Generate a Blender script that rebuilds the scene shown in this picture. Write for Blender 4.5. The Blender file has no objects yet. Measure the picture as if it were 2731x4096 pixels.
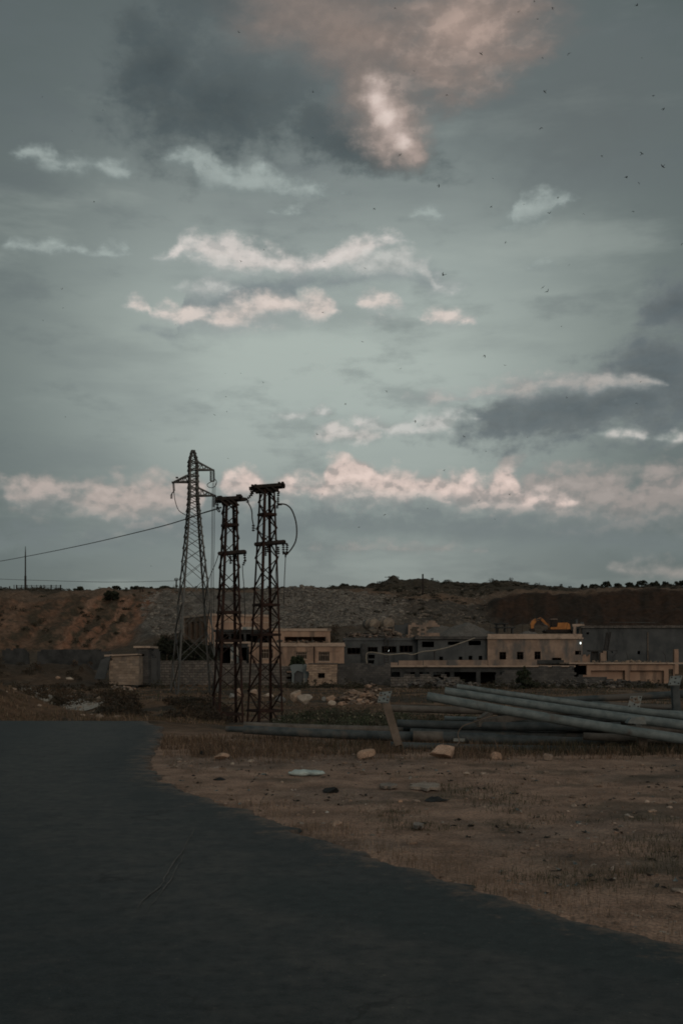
import bpy, bmesh, math, random
import numpy as np
from mathutils import Vector, Matrix
R = math.radians
random.seed(7)
rng = np.random.default_rng(7)
S = bpy.context.scene
COL = S.collection

# ------------------------------------------------------------------ camera
EYE, F, CX, HY = 1.7, 4330.0, 1365.5, 2650.0        # eye height (m), focal length, optical axis and horizon in photo pixels
cam_d = bpy.data.cameras.new('camera')
cam = bpy.data.objects.new('camera', cam_d); COL.objects.link(cam)
cam_d.sensor_fit = 'VERTICAL'; cam_d.sensor_height = 36.0; cam_d.sensor_width = 24.0
cam_d.lens = F / 4096 * 36.0
cam_d.shift_y = (HY - 2048) / 4096
cam_d.clip_start = 0.1; cam_d.clip_end = 6000
cam.location = (0, 0, EYE); cam.rotation_euler = (R(90), 0, 0)
S.camera = cam

# ------------------------------------------------------------------ light and exposure
S.view_settings.view_transform = 'Standard'
S.view_settings.look = 'None'
S.view_settings.exposure = 0.0
S.view_settings.gamma = 1.0
S.view_settings.use_curve_mapping = False
S.cycles.filter_width = 1.8
S.cycles.max_bounces = 5; S.cycles.diffuse_bounces = 3
SUN_EL, SUN_AZ = 16.0, 160.0       # the low sun is behind the camera, a little to the right, dulled by cloud
sun_d = bpy.data.lights.new('sun', 'SUN')
sun_d.energy = 0.5; sun_d.angle = R(35); sun_d.color = (1.0, 0.80, 0.64)
sun = bpy.data.objects.new('sun', sun_d); COL.objects.link(sun)
sdir = Vector((math.sin(R(SUN_AZ)) * math.cos(R(SUN_EL)), math.cos(R(SUN_AZ)) * math.cos(R(SUN_EL)), math.sin(R(SUN_EL))))
sun.rotation_euler = sdir.to_track_quat('Z', 'Y').to_euler()

# ------------------------------------------------------------------ node helpers
def lin(c):
    return tuple(((v / 255) / 12.92 if v / 255 <= 0.04045 else ((v / 255 + 0.055) / 1.055) ** 2.4) for v in c)
class NT:
    def __init__(s, tree): s.t = tree
    def n(s, kind, **kw):
        nd = s.t.nodes.new(kind)
        for k, v in kw.items(): setattr(nd, k, v)
        return nd
    def set(s, sock, v):
        if isinstance(v, bpy.types.NodeSocket): s.t.links.new(v, sock)
        elif isinstance(v, (tuple, list)) and len(v) == 3 and sock.type == 'RGBA': sock.default_value = (*v, 1)
        else: sock.default_value = v
    def math(s, op, a, b=None, c=None, clamp=False):
        nd = s.n('ShaderNodeMath', operation=op, use_clamp=clamp)
        for i, v in enumerate((a, b, c)):
            if v is not None: s.set(nd.inputs[i], v)
        return nd.outputs[0]
    def vmath(s, op, a, b=None):
        nd = s.n('ShaderNodeVectorMath', operation=op)
        s.set(nd.inputs[0], a)
        if b is not None: s.set(nd.inputs[3] if op == 'SCALE' else nd.inputs[1], b)
        return nd.outputs['Value'] if op in ('LENGTH', 'DOT_PRODUCT') else nd.outputs[0]
    def mix(s, fac, a, b, blend='MIX'):
        nd = s.n('ShaderNodeMix', data_type='RGBA', blend_type=blend)
        s.set(nd.inputs[0], fac); s.set(nd.inputs[6], a); s.set(nd.inputs[7], b)
        return nd.outputs[2]
    def noise(s, vec, scale, detail=4, rough=0.55, dist=0.0, color=False, dim='3D'):
        nd = s.n('ShaderNodeTexNoise', noise_dimensions=dim)
        s.set(nd.inputs['Vector'], vec); nd.inputs['Scale'].default_value = scale
        nd.inputs['Detail'].default_value = detail; nd.inputs['Roughness'].default_value = rough
        nd.inputs['Distortion'].default_value = dist
        return nd.outputs['Color' if color else 'Fac']
    def ramp(s, v, lo, hi, a=0.0, b=1.0, smooth=True):
        nd = s.n('ShaderNodeMapRange', interpolation_type='SMOOTHSTEP' if smooth else 'LINEAR', clamp=True)
        s.set(nd.inputs[0], v)
        for i, q in enumerate((lo, hi, a, b)): s.set(nd.inputs[i + 1], q)
        return nd.outputs[0]
    def mapping(s, vec, loc=(0, 0, 0), rot=(0, 0, 0), scale=(1, 1, 1), kind='POINT'):
        nd = s.n('ShaderNodeMapping', vector_type=kind)
        s.set(nd.inputs['Vector'], vec)
        nd.inputs['Rotation'].default_value = rot; nd.inputs['Scale'].default_value = scale
        if 'Location' in nd.inputs: nd.inputs['Location'].default_value = loc
        return nd.outputs[0]

# ------------------------------------------------------------------ sky: Nishita light under a procedural deck of evening cloud
world = bpy.data.worlds.new('World'); S.world = world; world.use_nodes = True
world.node_tree.nodes.clear()
W = NT(world.node_tree)
def azel(dx, dy):                                     # direction (degrees) of a cloud, measured on a 1568 px wide print of the view
    k = 2731 / 1568
    az = math.atan((dx * k - CX) / F)
    return math.degrees(az), math.degrees(math.atan((HY - dy * k) / F * math.cos(az)))
def build_sky():
    tc = W.n('ShaderNodeTexCoord').outputs['Generated']
    d = W.vmath('NORMALIZE', tc)
    sp = W.n('ShaderNodeSeparateXYZ'); W.set(sp.inputs[0], d)
    az = W.math('MULTIPLY', W.math('ARCTAN2', sp.outputs[0], sp.outputs[1]), 57.29578)
    el = W.math('MULTIPLY', W.math('ARCSINE', sp.outputs[2]), 57.29578)
    cb = W.n('ShaderNodeCombineXYZ'); W.set(cb.inputs[0], az); W.set(cb.inputs[1], el)
    p = cb.outputs[0]
    # warped coordinates give ragged edges to every cloud
    def pair(scale, det, rough, amt):
        n1 = W.noise(W.mapping(p, scale=(0.75, 1.2, 1)), scale, det, rough, dim='2D')
        n2 = W.noise(W.mapping(p, loc=(31, 17, 0), scale=(0.75, 1.2, 1)), scale, det, rough, dim='2D')
        c = W.n('ShaderNodeCombineXYZ')
        W.set(c.inputs[0], W.math('MULTIPLY', W.math('SUBTRACT', n1, 0.5), amt)); W.set(c.inputs[1], W.math('MULTIPLY', W.math('SUBTRACT', n2, 0.5), amt * 0.8))
        return c.outputs[0]
    off = W.vmath('ADD', pair(0.17, 2, 0.5, 3.8), pair(0.8, 4, 0.6, 1.3))
    q = W.vmath('ADD', p, off)
    qs = W.vmath('ADD', p, W.vmath('SCALE', off, 0.62))
    puff = W.noise(W.mapping(p, scale=(0.75, 1.2, 1)), 0.9, 6, 0.57, dim='2D')
    puff_up = W.noise(W.mapping(p, loc=(0.10, -0.45, 0), scale=(0.75, 1.2, 1)), 0.9, 4, 0.57, dim='2D')
    low = W.noise(W.mapping(p, scale=(0.8, 1.1, 1)), 1.05, 4, 0.48, dim='2D')          # finer billows for the far towers of cloud
    low_up = W.noise(W.mapping(p, loc=(0.08, -0.36, 0), scale=(0.8, 1.1, 1)), 1.05, 3, 0.48, dim='2D')
    qn = W.vmath('ADD', p, W.vmath('SCALE', off, 0.28))
    relief_low = W.math('SUBTRACT', low, low_up)
    relief = W.math('SUBTRACT', puff, puff_up)           # lit-from-above relief of the billows
    soft = W.noise(W.mapping(p, scale=(0.55, 1.5, 1)), 0.28, 5, 0.6, dim='2D')
    streak = W.noise(W.mapping(p, scale=(0.30, 1.25, 1), rot=(0, 0, R(-6))), 0.26, 5, 0.55, dim='2D')
    # gradient of the high veil
    cr = W.n('ShaderNodeValToRGB'); W.set(cr.inputs[0], W.math('DIVIDE', el, 40.0, clamp=True))
    stops = [(0.0, (114, 121, 119)), (3.6, (124, 131, 129)), (7.4, (136, 145, 142)), (9.6, (153, 162, 157)), (13, (168, 178, 172)),
             (16.5, (172, 182, 175)), (19.5, (160, 170, 165)), (23, (136, 145, 142)), (27, (112, 121, 120)), (32, (95, 104, 104)), (40, (97, 104, 104))]
    while len(cr.color_ramp.elements) < len(stops): cr.color_ramp.elements.new(0.5)
    for e, (v, c) in zip(cr.color_ramp.elements, stops): e.position = v / 40; e.color = (*lin(c), 1)
    col = cr.outputs[0]
    # edge darkening of the lens, put into the sky colour left and right
    side = W.ramp(W.math('ABSOLUTE', W.math('ADD', az, 0.6)), 4.0, 20.0, 0.0, 1.0)
    col = W.mix(W.math('MULTIPLY', side, 0.78), col, lin((86, 96, 95)))
    col = W.mix(W.ramp(streak, 0.45, 0.80, 0, 0.34), col, lin((104, 112, 114)))
    col = W.mix(W.ramp(streak, 0.45, 0.20, 0, 0.30), col, lin((172, 181, 174)))
    col = W.mix(W.ramp(soft, 0.52, 0.75, 0, 0.35), col, lin((96, 104, 106)))
    def xy(v):
        s3 = W.n('ShaderNodeSeparateXYZ'); W.set(s3.inputs[0], v); return s3.outputs[0], s3.outputs[1]
    q, qs, qn = xy(q), xy(qs), xy(qn)
    chain = [soft]
    def field(blobs, vec):
        f = None
        for b in blobs:
            (x, y, rx, ry), rot = b[:4], (b[4] if len(b) > 4 else 0)
            a, e = azel(x, y); k = math.degrees(2731 / 1568 / F)
            # each blob waits for the one before it (its value rides along in z, scaled to nothing), which keeps the shader small in memory
            c3 = W.n('ShaderNodeCombineXYZ'); W.set(c3.inputs[0], vec[0]); W.set(c3.inputs[1], vec[1]); W.set(c3.inputs[2], chain[0])
            m = W.mapping(c3.outputs[0], loc=(a, e, 0), rot=(0, 0, R(rot)), scale=(rx * k, ry * k, 1e6), kind='TEXTURE')
            v = W.math('SUBTRACT', 1.0, W.vmath('LENGTH', m))
            f = v if f is None else W.math('MAXIMUM', f, v)
            chain[0] = f
        return f
    def cloud(col, blobs, c_in, c_edge, lo, hi, op, amp=0.5, rel=0.0, vec=None, tex=None):
        f = field(blobs, vec if vec is not None else q)
        f = W.math('ADD', f, W.math('MULTIPLY', W.math('SUBTRACT', tex if tex is not None else puff, 0.5), amp))
        m = W.ramp(f, lo, hi, 0, op)
        body = W.mix(W.ramp(f, lo + 0.1, hi + 0.55), lin(c_edge), lin(c_in))
        if rel:
            body = W.mix(W.ramp(relief, 0.0, 0.16, 0, rel), body, lin(tuple(min(255, v * 1.16) for v in c_in)))
            body = W.mix(W.ramp(relief, 0.0, -0.16, 0, rel), body, lin(tuple(v * 0.80 for v in c_edge)))
        return W.mix(m, col, body)
    def row(col, blobs, c_in, c_edge, soft_deg, op, rel, far=False):
        v2, tex, rlf = (qn, low, relief_low) if far else (qs, puff, relief)
        # a row of small clouds: two curves over azimuth hold its middle line and its half height
        px = np.linspace(-60, 1628, 150); up = np.full(150, -1e9); dn = np.full(150, 1e9); gap = np.full(150, 1e9); near = np.zeros(150)
        for (x, y, rx, ry) in blobs:
            u = (px - x) / (rx * 1.12); ins = np.abs(u) < 1
            hh = ry * 1.12 * np.sqrt(np.clip(1 - u * u, 0, 1))
            up = np.where(ins, np.maximum(up, -y + hh), up); dn = np.where(ins, np.minimum(dn, -y - hh), dn)
            g = np.clip(np.abs(px - x) - rx * 1.12, 0, None)
            near = np.where(g < gap, -y, near); gap = np.minimum(gap, g)
        c = np.where(gap > 0, near, (up + dn) / 2); h = np.where(gap > 0, -np.clip(gap, 0, 90) * 0.9, (up - dn) / 2)
        cv = W.n('ShaderNodeRGBCurve'); mp = cv.mapping; mp.use_clip = False; mp.extend = 'HORIZONTAL'
        az0, az1 = azel(px[0], 700)[0], azel(px[-1], 700)[0]
        for ci, vals in ((0, (1600 + c) / 1700), (1, (h + 100) / 300)):
            pts = mp.curves[ci].points
            for i in range(150):
                t = (azel(px[i], 700)[0] - az0) / (az1 - az0)
                pt = pts[0] if i == 0 else pts[1] if i == 149 else pts.new(t, float(vals[i]))
                if i in (0, 149): pt.location = (t, float(vals[i]))
            for pt in pts: pt.handle_type = 'VECTOR'
        mp.update()
        t = W.ramp(v2[0], az0, az1, 0, 1, smooth=False)
        cc = W.n('ShaderNodeCombineColor'); W.set(cc.inputs[0], t); W.set(cc.inputs[1], t); W.set(cc.inputs[2], W.math('MULTIPLY', chain[0], 1e-6))
        W.set(cv.inputs['Color'], cc.outputs[0])
        sc_ = W.n('ShaderNodeSeparateColor'); W.set(sc_.inputs[0], cv.outputs[0])
        # print px back to elevation: y = 1521.5 - tan(el) F / k
        yy = W.math('MULTIPLY', W.math('DIVIDE', W.math('TANGENT', W.math('DIVIDE', v2[1], 57.29578)), W.math('COSINE', W.math('DIVIDE', v2[0], 57.29578))), F * 1568 / 2731)
        mid = W.math('ADD', W.math('MULTIPLY', sc_.outputs[0], 1700.0), HY * 1568 / 2731 - 1600)
        hh = W.math('SUBTRACT', W.math('MULTIPLY', sc_.outputs[1], 300.0), 100.0)
        dv = W.math('SUBTRACT', yy, mid)
        f = W.math('DIVIDE', W.math('SUBTRACT', hh, W.math('ABSOLUTE', dv)), 43.0 * soft_deg * 1.05)
        f = W.math('ADD', f, W.math('MULTIPLY', W.math('SUBTRACT', tex, 0.5), 2.6))
        chain[0] = f
        m = W.math('MULTIPLY', W.ramp(f, -0.80, 0.95, 0, op), W.ramp(W.math('DIVIDE', dv, W.math('MAXIMUM', hh, 8.0)), -1.25, 0.25, 0.22, 1.0))
        lit = W.math('ADD', W.math('DIVIDE', dv, 60.0), W.math('MULTIPLY', f, 0.55))
        body = W.mix(W.ramp(lit, -0.2, 1.1), lin(c_edge), lin(c_in))
        body = W.mix(W.ramp(rlf, 0.0, 0.2, 0, rel), body, lin(tuple(min(255, v * 1.12) for v in c_in)))
        body = W.mix(W.ramp(rlf, 0.0, -0.2, 0, rel), body, lin(tuple(v * 0.86 for v in c_edge)))
        return W.mix(m, col, body)
    # dark masses
    col = cloud(col, [(370, 150, 190, 190), (540, 240, 360, 160, 8), (800, 310, 280, 80, -16), (520, 10, 330, 90)], (66, 75, 77), (94, 103, 103), 0.0, 0.60, 0.92, 0.85, 0.35)
    col = cloud(col, [(900, 90, 700, 240, -6), (1330, 250, 460, 260, -14)], (98, 104, 104), (104, 112, 112), 0.0, 0.7, 0.6, 0.4)
    col = cloud(col, [(1290, 970, 380, 84), (1520, 870, 220, 130), (1570, 690, 130, 100), (1400, 940, 220, 90)], (86, 94, 97), (112, 119, 120), 0.0, 0.55, 0.90, 0.9, 0.35)
    # the warm mass overhead and its bright tongue
    col = cloud(col, [(820, 40, 420, 150, -8), (1060, 80, 270, 150, 12), (860, 190, 150, 130, -30)], (140, 125, 116), (112, 109, 106), 0.0, 0.65, 0.92, 0.8, 0.12, tex=soft)
    col = cloud(col, [(1060, 70, 200, 130, -12)], (184, 162, 150), (138, 125, 117), 0.0, 0.75, 0.95, 1.0, 0.2, tex=soft)
    col = cloud(col, [(900, 270, 120, 130, 40), (935, 330, 60, 70)], (180, 161, 151), (132, 124, 118), 0.05, 0.7, 0.92, 0.5, 0.2, vec=qs)
    col = cloud(col, [(882, 245, 56, 90, 26), (915, 300, 40, 50, 20)], (228, 210, 201), (186, 169, 160), 0.0, 0.9, 0.92, 0.5, 0.15, vec=qs)
    # small fair-weather cloud
    col = row(col, [(75, 358, 55, 18), (205, 383, 100, 20), (265, 398, 40, 22), (440, 366, 60, 20), (520, 402, 70, 24), (592, 392, 45, 24), (620, 432, 90, 14), (705, 420, 62, 18), (1245, 472, 56, 20), (1200, 508, 60, 14)],
              (164, 174, 170), (130, 141, 139), 0.42, 0.8, 0.3)
    col = row(col, [(100, 570, 70, 18), (220, 586, 55, 16), (690, 471, 50, 10), (968, 508, 46, 12), (1235, 602, 24, 8)], (166, 176, 171), (134, 144, 142), 0.4, 0.8, 0.3)
    col = row(col, [(640, 665, 190, 26), (510, 752, 150, 14), (900, 650, 120, 22)], (122, 131, 133), (134, 143, 143), 0.9, 0.85, 0.1)
    col = row(col, [(470, 564, 80, 30), (570, 594, 110, 38), (730, 618, 110, 28), (850, 572, 70, 26), (372, 596, 26, 10)], (210, 203, 197), (168, 175, 172), 0.5, 0.95, 0.4)
    col = row(col, [(890, 625, 90, 34), (1015, 658, 34, 14), (480, 656, 60, 20)], (190, 190, 185), (164, 171, 168), 0.55, 0.8, 0.4)
    col = row(col, [(450, 714, 90, 22), (590, 714, 96, 34), (702, 720, 44, 30), (865, 714, 52, 24), (1022, 736, 60, 26), (325, 690, 30, 14)], (212, 199, 190), (166, 172, 169), 0.45, 0.95, 0.4)
    # cream caps and torn fringes of the dark bank to the right
    col = row(col, [(1330, 892, 170, 24), (1140, 912, 100, 16), (1000, 916, 70, 12)], (180, 173, 166), (146, 153, 152), 0.5, 0.85, 0.35)
    col = row(col, [(690, 957, 60, 11), (735, 950, 40, 12), (850, 972, 30, 18), (940, 990, 80, 20), (1020, 962, 60, 14)], (190, 189, 184), (154, 163, 159), 0.35, 0.95, 0.5, far=True)
    col = row(col, [(800, 1000, 70, 26), (1500, 1005, 110, 8)], (196, 190, 184), (154, 163, 159), 0.4, 0.95, 0.5, far=True)
    # the grey shelf above the horizon and the pink towers standing on it
    col = row(col, [(880, 1205, 520, 40), (1350, 1240, 330, 44), (250, 1250, 420, 40)], (112, 120, 121), (118, 127, 126), 1.0, 0.8, 0.1)
    col = row(col, [(1270, 1150, 230, 40), (1330, 1112, 140, 34), (1535, 1105, 60, 40), (1440, 1190, 190, 26)], (166, 154, 148), (138, 141, 139), 0.8, 0.72, 0.5, far=True)
    col = row(col, [(300, 1150, 150, 46), (190, 1142, 80, 30), (85, 1140, 60, 40), (385, 1142, 80, 46), (330, 1190, 120, 30), (10, 1118, 40, 10)], (184, 169, 161), (144, 147, 144), 0.75, 0.80, 0.5, far=True)
    col = row(col, [(800, 1094, 46, 40), (780, 1130, 70, 28), (900, 1126, 140, 38), (1050, 1130, 130, 32), (1163, 1106, 36, 34), (560, 1122, 56, 38), (690, 1122, 60, 22), (1200, 1150, 120, 20)], (218, 197, 187), (164, 158, 154), 0.55, 0.90, 0.6, far=True)
    col = row(col, [(1178, 1066, 32, 12), (910, 1262, 170, 10), (1500, 1310, 100, 22)], (160, 152, 146), (132, 135, 133), 0.5, 0.7, 0.3, far=True)
    # behind the camera the sunset glows through the deck
    glow = W.ramp(W.vmath('DOT_PRODUCT', d, tuple(sdir)), -0.1, 1.0, 0, 1)
    col = W.mix(1.0, col, W.mix(glow, (0, 0, 0), (0.155, 0.135, 0.118)), 'ADD')
    # below the horizon
    col = W.mix(W.ramp(el, -0.5, -3), col, (0.02, 0.019, 0.018))
    sky = W.n('ShaderNodeTexSky', sky_type='NISHITA', sun_disc=False)
    sky.sun_elevation = R(SUN_EL); sky.sun_rotation = R(SUN_AZ)
    bg_n = W.n('ShaderNodeBackground'); W.set(bg_n.inputs[0], sky.outputs[0]); bg_n.inputs[1].default_value = 0.05
    bg_c = W.n('ShaderNodeBackground'); W.set(bg_c.inputs[0], col); bg_c.inputs[1].default_value = 1.0
    mx = W.n('ShaderNodeMixShader'); mx.inputs[0].default_value = 0.95      # a 95 per cent deck of cloud
    W.t.links.new(bg_n.outputs[0], mx.inputs[1]); W.t.links.new(bg_c.outputs[0], mx.inputs[2])
    out = W.n('ShaderNodeOutputWorld'); W.t.links.new(mx.outputs[0], out.inputs[0])
build_sky()

# ------------------------------------------------------------------ object helpers
def X(px, D): return (px - CX) / F * D
def Z(py, D): return EYE - (py - HY) / F * D
def P(px, py, D): return Vector((X(px, D), D, Z(py, D)))
def tag(o, label=None, cat=None, group=None, kind=None):
    if label: o['label'] = label
    if cat: o['category'] = cat
    if group: o['group'] = group
    if kind: o['kind'] = kind
    return o
def thing(name, label, cat, loc, group=None):
    o = bpy.data.objects.new(name, None); COL.objects.link(o)
    o.location = loc; o.empty_display_size = 0.3
    return tag(o, label, cat, group)
class MB:
    """collects shapes in world space; build() links them as one mesh object"""
    def __init__(s): s.v, s.f, s.c, s.sm = [], [], [], []
    def add(s, vs, fs, smooth=False):
        b = len(s.v); s.v += [tuple(v) for v in vs]; s.f += [tuple(i + b for i in f) for f in fs]; s.sm += [smooth] * len(fs)
    BF = [(0, 3, 2, 1), (4, 5, 6, 7), (0, 1, 5, 4), (1, 2, 6, 5), (2, 3, 7, 6), (3, 0, 4, 7)]
    def box(s, x0, x1, y0, y1, z0, z1, M=None):
        vs = [Vector(p) for p in ((x0, y0, z0), (x1, y0, z0), (x1, y1, z0), (x0, y1, z0), (x0, y0, z1), (x1, y0, z1), (x1, y1, z1), (x0, y1, z1))]
        if M is not None: vs = [M @ v for v in vs]
        s.add(vs, MB.BF); return s
    def beam(s, a, b, w, h=None, up=(0, 0, 1)):
        a, b = Vector(a), Vector(b); h = h or w; d = (b - a)
        if d.length < 1e-6: return s
        d.normalize(); u = Vector(up)
        if abs(d.dot(u)) > 0.98: u = Vector((0, 1, 0))
        sx = d.cross(u).normalized() * w / 2; sy = sx.cross(d).normalized() * h / 2
        vs = [p + i * sx + j * sy for p in (a, b) for i, j in ((-1, -1), (1, -1), (1, 1), (-1, 1))]
        s.add(vs, [(0, 1, 2, 3), (7, 6, 5, 4), (0, 4, 5, 1), (1, 5, 6, 2), (2, 6, 7, 3), (3, 7, 4, 0)]); return s
    def angle(s, a, b, w, t, up=(0, 0, 1), inward=None):
        # steel angle section: two thin flanges meeting in an L
        a, b = Vector(a), Vector(b); d = (b - a).normalized()
        i = Vector(inward) if inward is not None else Vector(up)
        n1 = (i - d * i.dot(d))
        if n1.length < 1e-4: n1 = d.orthogonal()
        n1.normalize(); n2 = d.cross(n1)
        f1 = (n1 + n2).normalized(); f2 = (n1 - n2).normalized()
        s.beam(a + f1 * w / 2, b + f1 * w / 2, t, w, up=f1)
        s.beam(a + f2 * (w / 2 + t / 2 + .001), b + f2 * (w / 2 + t / 2 + .001), t, w, up=f2); return s
    def tube(s, pts, r, n=8, caps=True, smooth=True):
        pts = [Vector(p) for p in pts]; k = len(pts); rs = r if isinstance(r, (list, tuple)) else [r] * k
        t0 = (pts[1] - pts[0]).normalized(); u = t0.orthogonal().normalized(); rings = []
        for i, p in enumerate(pts):
            t = (pts[min(i + 1, k - 1)] - pts[max(i - 1, 0)]).normalized()
            u = (u - t * u.dot(t)); u = u.normalized() if u.length > 1e-6 else t.orthogonal().normalized()
            w = t.cross(u)
            rings.append([p + (u * math.cos(2 * math.pi * j / n) + w * math.sin(2 * math.pi * j / n)) * rs[i] for j in range(n)])
        vs = [v for g in rings for v in g]
        fs = [(i * n + j, i * n + (j + 1) % n, (i + 1) * n + (j + 1) % n, (i + 1) * n + j) for i in range(k - 1) for j in range(n)]
        s.add(vs, fs, smooth)
        if caps:
            s.add(rings[0], [tuple(reversed(range(n)))]); s.add(rings[-1], [tuple(range(n))])
        return s
    def poly(s, pts, thick):
        # flat outline extruded along `thick`
        n = len(pts); t = Vector(thick); vs = [Vector(p) for p in pts] + [Vector(p) + t for p in pts]
        s.add(vs, [tuple(range(n)), tuple(reversed(range(n, 2 * n)))] + [(i, i + n, (i + 1) % n + n, (i + 1) % n) for i in range(n)]); return s
    def build(s, name, mat, parent=None, loc=None, smooth=None):
        me = bpy.data.meshes.new(name)
        o0 = Vector((0, 0, 0)); p = parent
        while p is not None: o0 = o0 + p.location; p = p.parent
        l = Vector(loc) if loc is not None else Vector((0, 0, 0))
        off = o0 + l
        me.from_pydata([tuple(Vector(v) - off) for v in s.v], [], s.f)
        me.polygons.foreach_set('use_smooth', [bool(x) for x in s.sm])
        bm = bmesh.new(); bm.from_mesh(me); bmesh.ops.recalc_face_normals(bm, faces=bm.faces); bm.to_mesh(me); bm.free()
        me.materials.append(mat)
        o = bpy.data.objects.new(name, me); COL.objects.link(o); o.location = l
        if parent is not None: o.parent = parent
        return o
def mesh_np(name, v, f, mat, col=None, smooth=False, parent=None):
    """v (N,3), f (M,k) numpy arrays, col (N,3) albedo per vertex"""
    me = bpy.data.meshes.new(name); v = np.asarray(v, np.float32); f = np.asarray(f, np.int32); k = f.shape[1]
    me.vertices.add(len(v)); me.vertices.foreach_set('co', v.ravel())
    me.loops.add(f.size); me.loops.foreach_set('vertex_index', f.ravel())
    me.polygons.add(len(f)); me.polygons.foreach_set('loop_start', np.arange(0, f.size, k, dtype=np.int32))
    me.polygons.foreach_set('use_smooth', np.full(len(f), smooth))
    me.update(calc_edges=True)
    if col is not None:
        a = me.color_attributes.new('albedo', 'FLOAT_COLOR', 'POINT')
        a.data.foreach_set('color', np.c_[col, np.ones(len(v))].astype(np.float32).ravel())
    me.materials.append(mat); me.validate()
    o = bpy.data.objects.new(name, me); COL.objects.link(o)
    if parent is not None: o.parent = parent; 
    return o
def copy_tree(o, parent=None):
    c = o.copy(); COL.objects.link(c); c.parent = parent
    for ch in list(o.children): copy_tree(ch, c)
    return c

# ------------------------------------------------------------------ materials
def material(name, c1, c2, scale=1.0, c3=None, s3=0.4, t3=(0.55, 0.7), rough=0.85, bump=0.0, bscale=None, metal=0.0, brick=None, attr=False, streak=None, spec=0.3, detail=6):
    m = bpy.data.materials.new(name); m.use_nodes = True; t = NT(m.node_tree); m.node_tree.nodes.clear()
    bs = t.n('ShaderNodeBsdfPrincipled'); out = t.n('ShaderNodeOutputMaterial'); t.t.links.new(bs.outputs[0], out.inputs[0])
    pos = t.n('ShaderNodeNewGeometry').outputs['Position']
    n1 = t.noise(pos, scale, detail, 0.62)
    if attr:
        at = t.n('ShaderNodeAttribute', attribute_name='albedo').outputs['Color']
        col = t.mix(1.0, at, t.mix(t.ramp(n1, 0.3, 0.7), c1, c2), 'MULTIPLY')
    else:
        col = t.mix(t.ramp(n1, 0.32, 0.68), c1, c2)
    if attr: col = t.mix(t.ramp(t.noise(pos, 34 if name == 'terrain' else 60, 3, 0.7), 0.36, 0.66), t.mix(0.32, col, (0.03, 0.026, 0.022)), t.mix(1.0, col, (1.32, 1.3, 1.28), 'MULTIPLY'))
    hgt = n1
    if brick:
        bw, bh, mortar = brick[:3]
        sp = t.n('ShaderNodeSeparateXYZ'); t.set(sp.inputs[0], pos); cb = t.n('ShaderNodeCombineXYZ')
        t.set(cb.inputs[0], t.math('ADD', sp.outputs[0], t.math('MULTIPLY', sp.outputs[1], 0.7))); t.set(cb.inputs[1], sp.outputs[2])
        wob = t.vmath('ADD', cb.outputs[0], t.vmath('SCALE', t.noise(pos, 2.0, 2, color=True), brick[4] if len(brick) > 4 else 0.02))
        bt = t.n('ShaderNodeTexBrick'); t.set(bt.inputs['Vector'], wob)
        for k, v in (('Scale', 1.0), ('Mortar Size', mortar), ('Brick Width', bw), ('Row Height', bh), ('Mortar Smooth', 0.2), ('Bias', 0.0)): bt.inputs[k].default_value = v
        bt.inputs['Color1'].default_value = (0.7, 0.7, 0.7, 1); bt.inputs['Color2'].default_value = (1.15, 1.12, 1.08, 1); bt.inputs['Mortar'].default_value = (*brick[3], 1)
        col = t.mix(1.0, col, bt.outputs['Color'], 'MULTIPLY')
        hgt = t.math('ADD', t.math('MULTIPLY', n1, 0.5), t.math('MULTIPLY', bt.outputs['Fac'], -0.8))
    if c3 is not None:
        n3 = t.noise(t.mapping(pos, scale=streak or (1, 1, 1)), s3, 5, 0.6)
        col = t.mix(t.ramp(n3, *t3), col, c3)
    t.set(bs.inputs['Base Color'], col)
    bs.inputs['Roughness'].default_value = rough; bs.inputs['Metallic'].default_value = metal; bs.inputs['Specular IOR Level'].default_value = spec
    if bump:
        b = t.n('ShaderNodeBump'); b.inputs['Strength'].default_value = 1.0; b.inputs['Distance'].default_value = bump
        if bscale: hgt = t.math('ADD', hgt, t.noise(pos, bscale, 5, 0.65))
        t.set(b.inputs['Height'], hgt); t.t.links.new(b.outputs[0], bs.inputs['Normal'])
    return m
M = {}
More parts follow.
